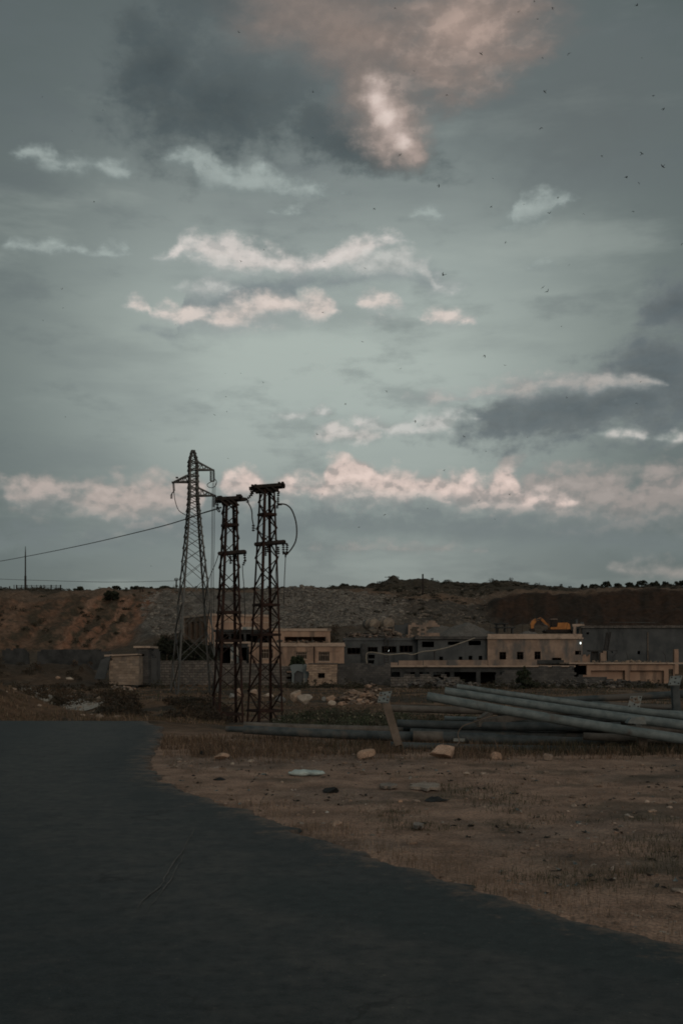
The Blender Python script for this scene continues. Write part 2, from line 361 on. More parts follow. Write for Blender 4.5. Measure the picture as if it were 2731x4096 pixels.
def asphalt():
    m = bpy.data.materials.new('asphalt'); m.use_nodes = True; t = NT(m.node_tree); m.node_tree.nodes.clear()
    bs = t.n('ShaderNodeBsdfPrincipled'); out = t.n('ShaderNodeOutputMaterial'); t.t.links.new(bs.outputs[0], out.inputs[0])
    pos = t.n('ShaderNodeNewGeometry').outputs['Position']
    edge = t.n('ShaderNodeSeparateColor'); t.set(edge.inputs[0], t.n('ShaderNodeAttribute', attribute_name='albedo').outputs['Color']); dist = edge.outputs[0]   # metres in from the edge
    big = t.noise(t.mapping(pos, rot=(0, 0, R(28)), scale=(1.3, 0.30, 1)), 0.55, 5, 0.6); mid = t.noise(pos, 2.6, 6, 0.65); grit = t.noise(pos, 95, 3, 0.7); specks = t.noise(pos, 38, 2, 0.5)
    col = t.mix(t.ramp(big, 0.3, 0.7), (0.0065, 0.0145, 0.0175), (0.021, 0.028, 0.031))
    col = t.mix(t.ramp(mid, 0.42, 0.72, 0, 0.8), col, (0.038, 0.040, 0.039))
    col = t.mix(t.ramp(t.noise(pos, 0.8, 4, 0.6, 1.5), 0.56, 0.66, 0, 0.75), col, (0.011, 0.019, 0.020))     # patched and oiled places
    lane = t.math('MULTIPLY', t.ramp(t.math('ABSOLUTE', t.math('SUBTRACT', t.math('ADD', dist, t.math('MULTIPLY', big, 1.6)), 2.7)), 1.7, 0.2), t.ramp(mid, 0.2, 0.7))
    col = t.mix(t.math('MULTIPLY', lane, 0.75), col, (0.060, 0.060, 0.057))       # dust lies between the wheel track and the edge
    dark_patch = t.vmath('LENGTH', t.mapping(t.vmath('ADD', pos, t.vmath('SCALE', t.noise(pos, 0.9, 4, 0.6, color=True), 0.9)), loc=(1.7, 7.3, 0.5), rot=(0, 0, R(-38)), scale=(2.6, 0.75, 50), kind='TEXTURE'))
    col = t.mix(t.ramp(dark_patch, 1.15, 0.75, 0, 0.85), col, (0.011, 0.022, 0.024))     # a dark teal patch
    col = t.mix(t.ramp(grit, 0.35, 0.75, 0, 0.7), col, (0.045, 0.049, 0.048))
    col = t.mix(t.ramp(specks, 0.70, 0.76, 0, 0.7), col, (0.14, 0.12, 0.10))
    col = t.mix(t.ramp(specks, 0.28, 0.22, 0, 0.8), col, (0.010, 0.011, 0.011))
    mott = t.noise(pos, 9, 5, 0.7)
    col = t.mix(t.ramp(mott, 0.40, 0.68, 0, 0.55), col, t.mix(1.0, col, (1.9, 1.8, 1.7), 'MULTIPLY'))
    col = t.mix(t.ramp(mott, 0.46, 0.30, 0, 0.55), col, (0.006, 0.010, 0.011))
    vo = t.n('ShaderNodeTexVoronoi', feature='DISTANCE_TO_EDGE'); vo.inputs['Scale'].default_value = 0.55
    t.set(vo.inputs['Vector'], t.vmath('ADD', pos, t.vmath('SCALE', t.noise(pos, 1.6, 5, 0.65, color=True), 0.9)))
    crack = t.math('MULTIPLY', t.ramp(vo.outputs['Distance'], 0.014, 0.004), t.ramp(t.noise(pos, 0.33, 2), 0.50, 0.58))
    col = t.mix(t.math('MULTIPLY', crack, 0.8), col, (0.006, 0.007, 0.007))
    dust = t.math('SUBTRACT', t.math('ADD', t.math('MULTIPLY', t.noise(pos, 3.5, 6, 0.7), 0.9), t.math('MULTIPLY', t.noise(pos, 22, 3, 0.6), 0.35)), t.math('MULTIPLY', dist, 0.42))
    col = t.mix(t.ramp(dust, 0.45, 0.72, 0, 0.85), col, (0.15, 0.105, 0.078))
    t.set(bs.inputs['Base Color'], col); bs.inputs['Roughness'].default_value = 0.72; bs.inputs['Specular IOR Level'].default_value = 0.32
    b = t.n('ShaderNodeBump'); b.inputs['Strength'].default_value = 1.0; b.inputs['Distance'].default_value = 0.006
    t.set(b.inputs['Height'], t.math('ADD', grit, t.math('MULTIPLY', mid, 1.5))); t.t.links.new(b.outputs[0], bs.inputs['Normal'])
    return m
M['asphalt'] = asphalt()
M['terrain'] = material('terrain', (0.66, 0.64, 0.62), (1.25, 1.22, 1.20), 1.6, rough=0.95, bump=0.05, bscale=7, attr=True, spec=0.1, detail=8)
M['leaf'] = material('leaf', (0.8, 0.8, 0.8), (1.2, 1.2, 1.2), 3.0, rough=0.8, attr=True, spec=0.15)
M['rock'] = material('rock', (0.75, 0.73, 0.70), (1.15, 1.12, 1.1), 4.0, rough=0.92, bump=0.02, bscale=14, attr=True, spec=0.2)
M['rust'] = material('rusty_steel', (0.015, 0.010, 0.009), (0.042, 0.019, 0.013), 2.2, (0.022, 0.014, 0.012), 1.3, (0.5, 0.65), rough=0.85, bump=0.003, bscale=30)
M['dark_steel'] = material('dark_steel', (0.010, 0.009, 0.009), (0.035, 0.024, 0.018), 3.0, rough=0.75)
M['galv'] = material('galvanised_steel', (0.050, 0.054, 0.054), (0.115, 0.118, 0.112), 0.5, (0.06, 0.057, 0.054), 0.8, (0.5, 0.7), rough=0.6, metal=0.0)
M['insulator'] = material('glazed_insulator', (0.012, 0.010, 0.010), (0.03, 0.024, 0.02), 4.0, rough=0.4)
M['cable'] = material('weathered_cable', (0.03, 0.03, 0.03), (0.06, 0.058, 0.055), 3.0, rough=0.7)
M['rope'] = material('pale_rope', (0.22, 0.2, 0.16), (0.32, 0.29, 0.24), 3.0, rough=0.8)
M['pole_blue'] = material('painted_pole_blue_grey', (0.090, 0.118, 0.122), (0.168, 0.198, 0.198), 5.5, (0.085, 0.070, 0.058), 1.6, (0.60, 0.78), rough=0.6, bump=0.002, bscale=40)
M['pole_brown'] = material('weathered_pole_brown', (0.085, 0.076, 0.066), (0.15, 0.136, 0.118), 5.0, (0.075, 0.055, 0.042), 0.7, (0.5, 0.68), rough=0.7, bump=0.002, bscale=40)
M['pole_dark'] = material('tarred_pole_dark', (0.034, 0.046, 0.050), (0.078, 0.090, 0.092), 4.5, (0.11, 0.10, 0.088), 0.55, (0.58, 0.64), rough=0.65, bump=0.002, bscale=40)
M['plate'] = material('base_plate', (0.13, 0.15, 0.15), (0.20, 0.215, 0.205), 6.0, (0.11, 0.075, 0.05), 7.0, (0.55, 0.68), rough=0.6)
M['peach'] = material('peach_render', (0.30, 0.20, 0.148), (0.39, 0.27, 0.198), 0.8, (0.17, 0.125, 0.098), 0.9, (0.48, 0.68), rough=0.95, bump=0.01, bscale=9, streak=(1, 1, 0.22))
M['peach_worn'] = material('worn_peach_render', (0.22, 0.162, 0.126), (0.33, 0.245, 0.19), 1.2, (0.12, 0.115, 0.11), 0.55, (0.46, 0.64), rough=0.95, bump=0.015, bscale=9, streak=(1, 1, 0.35))
M['cornice'] = material('pale_cornice', (0.34, 0.26, 0.205), (0.44, 0.345, 0.275), 1.5, (0.16, 0.13, 0.11), 1.1, (0.55, 0.7), rough=0.95, bump=0.01, bscale=12)
M['grey_block'] = material('grey_blockwork', (0.066, 0.068, 0.069), (0.112, 0.11, 0.107), 0.8, (0.06, 0.058, 0.056), 0.5, (0.5, 0.7), rough=0.95, bump=0.02, bscale=10, brick=(0.42, 0.21, 0.012, (0.55, 0.53, 0.5)), streak=(1, 1, 0.4))
M['grey_render'] = material('grey_cement_render', (0.058, 0.065, 0.068), (0.098, 0.104, 0.106), 0.6, (0.035, 0.038, 0.040), 0.6, (0.5, 0.72), rough=0.95, bump=0.01, bscale=8, streak=(1, 1, 0.25))
M['grey_dark'] = material('dark_concrete_and_shade', (0.026, 0.029, 0.030), (0.062, 0.064, 0.064), 0.9, (0.13, 0.105, 0.085), 0.5, (0.62, 0.75), rough=0.95, bump=0.01, bscale=8)  # dark concrete; on the arcade's beam and back wall it paints deep shade
M['stone_pale'] = material('pale_stone_courses', (0.33, 0.25, 0.19), (0.46, 0.36, 0.285), 1.4, rough=0.95, bump=0.05, bscale=10, brick=(0.55, 0.17, 0.022, (0.62, 0.56, 0.5), 0.10))
M['stone_grey'] = material('grey_rubble_masonry', (0.11, 0.105, 0.10), (0.19, 0.175, 0.16), 2.0, rough=0.95, bump=0.05, bscale=8, brick=(0.5, 0.26, 0.03, (0.5, 0.48, 0.46), 0.12))
M['plaster'] = material('pale_plaster', (0.36, 0.33, 0.29), (0.46, 0.41, 0.35), 1.5, (0.16, 0.19, 0.195), 0.6, (0.45, 0.55), rough=0.95, bump=0.01, bscale=10)
M['tan_wall'] = material('tan_plastered_blocks', (0.26, 0.205, 0.16), (0.35, 0.285, 0.23), 1.6, (0.15, 0.13, 0.115), 0.7, (0.55, 0.72), rough=0.95, bump=0.03, bscale=9, brick=(0.5, 0.24, 0.015, (0.85, 0.82, 0.8), 0.08))
M['render_painted_shade'] = material('peach_render_painted_shade', (0.11, 0.078, 0.058), (0.17, 0.12, 0.088), 0.9, (0.07, 0.055, 0.045), 0.7, (0.5, 0.7), rough=0.95, bump=0.01, bscale=9)  # darkened copy of the peach render, the end wall's shade in its colour
M['timber'] = material('dry_timber', (0.115, 0.09, 0.07), (0.195, 0.155, 0.125), 3.0, rough=0.9)
M['window_metal'] = material('window_metal', (0.2, 0.16, 0.13), (0.3, 0.24, 0.19), 5.0, rough=0.7)
M['dark_room'] = material('dark_cloth', (0.012, 0.014, 0.015), (0.03, 0.032, 0.032), 5.0, rough=0.9, bump=0.01, bscale=25)
M['orange'] = material('orange_paint', (0.30, 0.115, 0.028), (0.44, 0.18, 0.045), 2.0, (0.2, 0.085, 0.03), 1.6, (0.55, 0.72), rough=0.6)
M['sack'] = material('woven_sack', (0.38, 0.46, 0.45), (0.52, 0.60, 0.57), 6.0, rough=0.75, bump=0.012, bscale=30)
M['tank'] = material('dusty_tank', (0.17, 0.145, 0.12), (0.28, 0.23, 0.18), 1.6, (0.08, 0.07, 0.06), 0.9, (0.5, 0.66), rough=0.85)
M['glass_lamp'] = bpy.data.materials.new('lamp_light'); M['glass_lamp'].use_nodes = True
_nt = M['glass_lamp'].node_tree; _b = _nt.nodes['Principled BSDF']; _b.inputs['Emission Color'].default_value = (0.9, 1.0, 0.95, 1); _b.inputs['Emission Strength'].default_value = 4.0

# ------------------------------------------------------------------ value noise
def _hash(i, j, seed):
    n = (i.astype(np.int64) * 374761393 + j.astype(np.int64) * 668265263 + seed * 974711) & 0x7fffffff
    n = ((n ^ (n >> 13)) * 1274126177) & 0x7fffffff
    return ((n ^ (n >> 16)) & 0xffff) / 65535.0
def vnoise(x, y, seed=0):
    x, y = np.asarray(x, float), np.asarray(y, float); i, j = np.floor(x).astype(np.int64), np.floor(y).astype(np.int64)
    u, v = x - i, y - j; u = u * u * (3 - 2 * u); v = v * v * (3 - 2 * v)
    a, b, c, d = _hash(i, j, seed), _hash(i + 1, j, seed), _hash(i, j + 1, seed), _hash(i + 1, j + 1, seed)
    return (a * (1 - u) + b * u) * (1 - v) + (c * (1 - u) + d * u) * v
def fbm(x, y, seed=0, octv=4):
    s, a, t = 0, 0.5, 0
    for k in range(octv):
        s = s + a * vnoise(np.asarray(x) * 2 ** k, np.asarray(y) * 2 ** k, seed + k * 17); t += a; a *= 0.55
    return s / t
def sstep(a, b, x): t = np.clip((x - a) / (b - a), 0, 1); return t * t * (3 - 2 * t)

# ------------------------------------------------------------------ the ground: one sheet of terrain out past the ridge
I = lambda px, xs, ys: np.interp(px, xs, ys)
def zz(xs, pys, D): return (xs, [EYE - (p - HY) / F * D for p in pys])
ROWS = [   # distance, (columns in photo pixels, heights)
    (0, ([0], [0])), (23, ([0], [0])), (31.5, ([600, 850, 1100], [0, -0.12, -0.28])), (36, ([300, 650, 900], [-0.30, -0.40, -0.45])),
    (45, ([0], [-0.8])), (70, ([0], [-0.9])), (100, ([0], [-0.6])), (116, ([0], [-0.35])),
    (130, ([500, 700], [0.6, 2.0])), (145, ([450, 700], [1.3, 4.2])),
    (165, zz([0, 450, 640, 1050, 1600, 2000, 2731], [2625, 2600, 2550, 2530, 2500, 2505, 2520], 165)),
    (180, zz([0, 450, 640, 1050, 1450, 1600, 1880, 2731], [2490, 2490, 2470, 2460, 2440, 2455, 2480, 2440], 180)),
    (196, zz([0, 240, 480, 640, 1000, 1400, 1600, 1880, 2060, 2731], [2392, 2388, 2366, 2372, 2362, 2364, 2398, 2420, 2376, 2362], 196)),
    (206, zz([0, 640, 1400, 1600, 1880, 2060, 2731], [2376, 2366, 2360, 2376, 2390, 2368, 2357], 206)),
    (240, zz([0, 235, 250, 400, 700, 820, 1000, 1300, 1370, 1450, 1520, 1575, 1620, 1700, 1760, 1800, 1850, 1960, 1985, 2050, 2130, 2280, 2400, 2731],
             [2363, 2362, 2374, 2367, 2364, 2356, 2362, 2360, 2352, 2352, 2332, 2310, 2325, 2316, 2334, 2332, 2340, 2338, 2324, 2332, 2352, 2358, 2356, 2354], 240)),
    (300, zz([0], [2372], 300)), (900, ([0], [19])), (3000, ([0], [24]))]
RD = np.array([r[0] for r in ROWS], float)
ROAD = [(4.6, -6), (4.2, -1), (3.6, 2.0), (2.75, 4.9), (2.02, 6.4), (1.135, 7.75), (0.293, 9.44), (-1.036, 12.27), (-1.75, 13.7), (-2.43, 15.3), (-2.95, 17.0), (-3.30, 18.6), (-3.45, 20), (-3.7, 22), (-4.05, 24.6), (-4.6, 28.0), (-5.1, 29.6)]
def road_x(y): return np.interp(y, [p[1] for p in ROAD], [p[0] for p in ROAD])
def terrain_z(x, y):
    x, y = np.asarray(x, float), np.asarray(y, float)
    r = np.hypot(x, y); az = np.arctan2(x, y); azc = np.clip(az, -0.42, 0.42)
    D = r * np.cos(azc); px = CX + np.tan(azc) * F
    cols = np.stack([np.interp(px, np.asarray(c[0], float), np.asarray(c[1], float)) for _, c in ROWS])
    k = np.clip(np.searchsorted(RD, D, 'right') - 1, 0, len(RD) - 2)
    t = np.clip((D - RD[k]) / (RD[k + 1] - RD[k]), 0, 1)
    t = 0.55 * t + 0.45 * t * t * (3 - 2 * t)
    sh = D.shape; idx = np.arange(D.size); cf = cols.reshape(len(ROWS), -1); kf = k.ravel()
    z = (cf[kf, idx] * (1 - t.ravel()) + cf[kf + 1, idx] * t.ravel()).reshape(sh)
    # weedy bank beyond the bend of the road on the left
    bh = np.interp(px, [-2000, -800, 0, 100, 200, 350, 520, 760, 860], [2.4, 2.2, 1.5, 1.0, 0.62, 0.30, 0.22, 0.15, 0.0])
    z = z + bh * np.clip(1 - np.abs(D - (38.5 + 2 * (vnoise(px / 90, px * 0, 5) - .5))) / np.where(D < 38, 5.2, 8.0), 0, 1) ** 0.9 * (0.82 + 0.36 * fbm(x * .55, y * .55, 9))
    z = z + 0.22 * np.exp(-((px - 1330) / 220) ** 2 - ((D - 37) / 5) ** 2)
    # a dark earth bank before the boundary walls and hummocks along the ditch
    z = z + 1.9 * np.exp(-((D - 111) / 6.5) ** 2) * (1 - sstep(330, 440, px)) * (.55 + .9 * fbm(x * .25, y * .3, 13)) + 0.75 * np.exp(-((D - 54) / 6) ** 2) * sstep(330, 420, px) * (1 - sstep(800, 900, px)) * fbm(x * .3, y * .3, 14)
    # relief: small near the road, coarse on the hills
    near = sstep(22, 40, D)
    z = z + (fbm(x * 1.3, y * 1.3, 3) - 0.5) * (0.05 + 0.22 * near * (1 - sstep(90, 110, D))) * sstep(0.05, 1.2, np.where(D < 32, x - road_x(y), 5))
    z = z + (fbm(x * 7, y * 7, 21, 3) - 0.5) * 0.035 * (1 - near) * sstep(0.0, 0.5, x - road_x(y))
    hill = sstep(150, 172, D)
    z = z + (fbm(x * 0.16, y * 0.16, 31) - 0.5) * 2.4 * hill * (1 - 0.6 * sstep(205, 245, D)) + (fbm(x * 0.7, y * 0.7, 37, 3) - 0.5) * 1.1 * hill
    ridge = sstep(215, 238, D) * (1 - sstep(245, 300, D))
    z = z + np.maximum(0, vnoise(x * 0.45, y * 0.1, 43) - 0.45) * 0.9 * ridge
    # gullies down the red slope and the brown embankment
    band = sstep(162, 172, D) * (1 - sstep(192, 200, D))
    gx = px - (D - 165) / 30 * 170
    z = z - np.abs(fbm(gx / 55, D * 0.02, 51, 3) - 0.5) * 2.6 * band * (1 - sstep(560, 640, px)) - np.abs(fbm(px / 60, D * 0.03, 57, 3) - 0.5) * 1.6 * band * sstep(1850, 1950, px)
    # the road bed
    onroad = (D < 33) & (x < road_x(y) + 0.0)
    z = np.where(onroad & (y < 31.2), np.minimum(z, -0.03), z)
    return z
def tz(x, y): return float(terrain_z(np.array([x]), np.array([y]))[0])
def mixc(a, b, t): return a * (1 - t[..., None]) + b * t[..., None]
def terrain_colour(x, y):
    r = np.hypot(x, y); azc = np.clip(np.arctan2(x, y), -0.42, 0.42); D = r * np.cos(azc); px = CX + np.tan(azc) * F
    n1, n2, n3 = fbm(x * .5, y * .5, 61), fbm(x * 2.3, y * 2.3, 67), fbm(x * .12, y * .12, 71)
    pn = px + (fbm(px / 60, D / 6, 73) - .5) * 130
    C = lambda *v: np.array(v, float)
    c = np.broadcast_to(C(0.310, 0.214, 0.163), x.shape + (3,)).copy()
    c = mixc(c, C(0.20, 0.152, 0.125), sstep(0.48, 0.62, n1) * 0.75)
    c = mixc(c, C(0.30, 0.225, 0.175), sstep(0.60, 0.72, n2) * 0.5)
    c = mixc(c, C(0.085, 0.075, 0.058), sstep(0.58, 0.72, fbm(x * .9 + 7, y * 1.6, 79)) * 0.6 * sstep(0.2, 2, x - road_x(y)))
    field = sstep(22, 30, D)
    f = mixc(np.broadcast_to(C(0.135, 0.088, 0.058), x.shape + (3,)), C(0.06, 0.05, 0.038), sstep(0.42, 0.6, fbm(x * .22, y * .35, 83)))
    f = mixc(f, C(0.24, 0.175, 0.125), sstep(0.60, 0.74, fbm(x * .3 + 3, y * .5, 89)) * 0.8)
    c = mixc(c, f, field)
    c = mixc(c, C(0.062, 0.048, 0.036), np.exp(-((D - 110) / 9) ** 2) * (1 - sstep(360, 460, px)) * .9)
    far = sstep(108, 128, D) * np.where(px < 440, sstep(118, 132, D), 1)
    g = np.broadcast_to(C(0.085, 0.068, 0.052), x.shape + (3,)).copy()
    gx = px + (fbm(px / 80, D / 9, 73) - .5) * 95 + (fbm(px / 22, D / 3, 74) - .5) * 26 - (D - 165) / 30 * 170
    red = mixc(np.broadcast_to(C(0.225, 0.120, 0.078), x.shape + (3,)), C(0.27, 0.165, 0.115), sstep(.4, .65, fbm(gx / 35, D * .04, 91)))
    bands = np.interp(gx, [-200, -60, 0, 40, 90, 130, 165, 192, 204, 256, 264, 298, 308, 378, 388, 408, 420, 480, 520, 620], [.7, .4, .5, .9, .4, .8, .9, .7, .05, .05, 1, 1, .05, .05, .85, .85, .2, .25, .7, .9])
    red = mixc(red, C(0.062, 0.052, 0.038), np.clip(bands * (.65 + .6 * sstep(.3, .6, fbm(x * .7, y * .7, 93, 3))), 0, .92))
    red = mixc(red, C(0.055, 0.052, 0.038), sstep(.62, .68, fbm(x * .9, y * .9, 95, 3)) * 0.7)
    red = mixc(red, C(0.36, 0.335, 0.31), sstep(.45, .58, fbm(x * .6, y * .9, 96, 3)) * np.exp(-((px - 618) / 42) ** 2 - ((D - 190) / 5) ** 2) * 1.3)
    slope = sstep(163, 168, D)
    g = mixc(g, red, slope * (1 - sstep(600, 680, pn + (196 - D) * 4)))
    grey = mixc(np.broadcast_to(C(0.17, 0.16, 0.145), x.shape + (3,)), C(0.10, 0.095, 0.088), sstep(.4, .6, fbm(x * .6, y * .6, 97)))
    g = mixc(g, grey, slope * sstep(600, 680, pn + (196 - D) * 4) * (1 - sstep(1540, 1680, pn)))
    dark = mixc(np.broadcast_to(C(0.075, 0.068, 0.06), x.shape + (3,)), C(0.145, 0.125, 0.105), sstep(.56, .70, fbm(x * .8, y * .8, 101)))
    g = mixc(g, dark, slope * sstep(1500, 1680, pn))
    brown = mixc(np.broadcast_to(C(0.046, 0.029, 0.021), x.shape + (3,)), C(0.031, 0.024, 0.019), sstep(.4, .62, fbm(px / 45, D * .05, 103)))
    g = mixc(g, brown, slope * sstep(1860, 1950, px + (D - 196) * 5) )
    top = mixc(np.broadcast_to(C(0.15, 0.108, 0.08), x.shape + (3,)), C(0.06, 0.052, 0.04), sstep(204, 214, D))
    top = mixc(top, C(0.22, 0.12, 0.075), sstep(.52, .6, n3) * sstep(300, 350, pn) * (1 - sstep(560, 600, pn)) * (1 - sstep(206, 216, D)))
    g = mixc(g, top, sstep(194, 198, D))
    c = mixc(c, g, far)
    return np.clip(c * (0.88 + 0.24 * n2[..., None]), 0.01, 0.6)
def build_terrain():
    fine = np.radians(np.arange(-23, 23.01, 0.085)); coarse = np.radians(np.r_[np.arange(-180, -24, 3.0), np.arange(24, 180, 3.0)])
    az = np.sort(np.r_[fine, coarse])
    r = np.r_[np.geomspace(1.0, 24, 190), np.geomspace(24.3, 120, 200), np.linspace(120.8, 250, 200), np.geomspace(253, 3000, 26)]
    A, Rr = np.meshgrid(az, r); k = np.where(np.abs(A) < 0.42, 1 / np.cos(A), 1 / math.cos(0.42))
    Rk = Rr * k
    x, y = Rk * np.sin(A), Rk * np.cos(A); z = terrain_z(x, y); col = terrain_colour(x, y)
    nr, na = A.shape; v = np.c_[x.ravel(), y.ravel(), z.ravel()]
    i, j = np.meshgrid(np.arange(nr - 1), np.arange(na), indexing='ij'); jn = (j + 1) % na
    f = np.stack([i * na + j, i * na + jn, (i + 1) * na + jn, (i + 1) * na + j], -1).reshape(-1, 4)[:, ::-1]
    o = mesh_np('ground', v, f, M['terrain'], col.reshape(-1, 3), smooth=True); tag(o, kind='structure')
build_terrain()
def build_road():
    ys = np.r_[np.linspace(-30, 2, 40), np.linspace(2.1, 30.6, 700)]; ex = np.interp(ys, [-30] + [p[1] for p in ROAD] + [30.6], [9] + [p[0] for p in ROAD] + [-5.6])
    ex = ex + (fbm(ys * 1.1, ys * 0, 5) - .5) * 0.30 + (fbm(ys * 5.0, ys * 0, 8) - .5) * 0.30 * np.clip(ys / 6, 0.3, 1)
    ts = np.r_[0, 0.05, 0.14, 0.3, np.geomspace(0.5, 60, 30)]
    top = 0.012 + 0.03 * np.exp(-((ys - 29) / 4) ** 2)
    Y, T = np.meshgrid(ys, ts, indexing='ij'); Xv = ex[:, None] - T
    far = 31.2 + 0.045 * (-Xv - 5); Yv = np.where(Y > 29.0, 29.0 + (Y - 29.0) / 1.6 * (np.clip(far, 29.5, 34) - 29.0), Y)
    Zv = 0.014 + np.where(T < 0.01, -0.05, np.where(T < 0.1, 0.0, 0.004)) + 0.012 * (fbm(Xv * .4, Yv * .4, 15) - .5)
    Zv = np.where(Y > 30.55, Zv - 0.25, Zv)
    n, m = Y.shape; i, j = np.meshgrid(np.arange(n - 1), np.arange(m - 1), indexing='ij')
    f = np.stack([i * m + j, i * m + j + 1, (i + 1) * m + j + 1, (i + 1) * m + j], -1).reshape(-1, 4)[:, ::-1]
    o = mesh_np('road', np.c_[Xv.ravel(), Yv.ravel(), Zv.ravel()], f[:, ::-1], M['asphalt'], np.repeat(T.ravel()[:, None], 3, 1), smooth=True); tag(o, kind='structure')
build_road()

# ------------------------------------------------------------------ buildings
def grid_wall(mb, xs0, xs1, z0, z1, holes, y0, y1, Mx=None):
    """solid wall with real openings; holes are (x0, x1, z0, z1)"""
    holes = [(max(a, xs0), min(b, xs1), max(c, z0), min(d, z1)) for a, b, c, d in holes]
    xs = sorted({xs0, xs1, *[h[0] for h in holes], *[h[1] for h in holes]}); zs = sorted({z0, z1, *[h[2] for h in holes], *[h[3] for h in holes]})
    for za, zb in zip(zs, zs[1:]):
        run = None
        for xa, xb in zip(xs, xs[1:]):
            cx, cz = (xa + xb) / 2, (za + zb) / 2
            solid = not any(h[0] < cx < h[1] and h[2] < cz < h[3] for h in holes)
            if solid: run = (run[0] if run else xa, xb)
            elif run: mb.box(run[0], run[1], y0, y1, za, zb, Mx); run = None
        if run: mb.box(run[0], run[1], y0, y1, za, zb, Mx)
def ragged_wall(x0, x1, z0, top, y, th, bw, bh, seed, holes=(), jag=0.5):
    """blockwork whose top (a function of x) is broken along the courses"""
    mb = MB(); rnd = random.Random(seed); nrow = int(math.ceil((max(top(x0 + (x1 - x0) * i / 60) for i in range(61)) + 0.5 - z0) / bh))
    for r in range(nrow):
        za, zb = z0 + r * bh, z0 + (r + 1) * bh; x = x0 - (bw / 2 if r % 2 else 0); run = None
        while x < x1:
            xa, xb = max(x, x0), min(x + bw, x1); cx, cz = (xa + xb) / 2, (za + zb) / 2
            ok = cz < top(cx) + (rnd.random() - .5) * jag * bh * 2 and not any(h[0] < cx < h[1] and h[2] < cz < h[3] for h in holes) and xb - xa > .02
            if ok: run = (run[0] if run else xa, xb)
            elif run: mb.box(run[0], run[1], y, y + th, za, zb); run = None
            x += bw
        if run: mb.box(run[0], run[1], y, y + th, za, zb)
    return mb
def window(parent, x0, x1, z0, z1, y, bars=3, mat='window_metal', name='window', rails=1, w=0.06):
    mb = MB()
    mb.box(x0, x0 + w, y, y + .06, z0, z1); mb.box(x1 - w, x1, y, y + .06, z0, z1)
    mb.box(x0 + w, x1 - w, y, y + .06, z0, z0 + w); mb.box(x0 + w, x1 - w, y, y + .06, z1 - w, z1)
    for i in range(bars):
        x = x0 + (x1 - x0) * (i + 1) / (bars + 1); mb.box(x - w / 2.5, x + w / 2.5, y + .012, y + .048, z0 + w, z1 - w)
    for i in range(rails):
        z = z1 - (z1 - z0) * 0.34 * (i + 1); mb.box(x0 + w, x1 - w, y + .02, y + .04, z - w / 2.5, z + w / 2.5)
    return mb.build(name, M[mat], parent)
def shell(root, px0, px1, top, bot, D, depth, holes, wall, t=0.3, roof=None, roof_mat='cornice', over=0.0, wname='wall', back=True):
    """four walls and a roof; holes in photo pixels on the front plane"""
    x0, x1, z1, z0 = X(px0, D), X(px1, D), Z(top, D), Z(bot, D)
    hs = [(X(a, D), X(b, D), Z(d, D), Z(c, D)) for a, b, c, d in holes]
    mb = MB(); grid_wall(mb, x0, x1, z0, z1, hs, D, D + t)
    mb.box(x0, x0 + t, D + t, D + depth - t, z0, z1); mb.box(x1 - t, x1, D + t, D + depth - t, z0, z1)
    if back: mb.box(x0, x1, D + depth - t, D + depth, z0, z1)
    mb.build(wname, M[wall], root)
    if roof: MB().box(x0 - over, x1 + over, D - over - .004, D + depth + over, z1 + .003, z1 + .003 + roof).build('roof', M[roof_mat], root)
    return hs
def at_ground(px, D): x = X(px, D); return (x, D, tz(x, D))

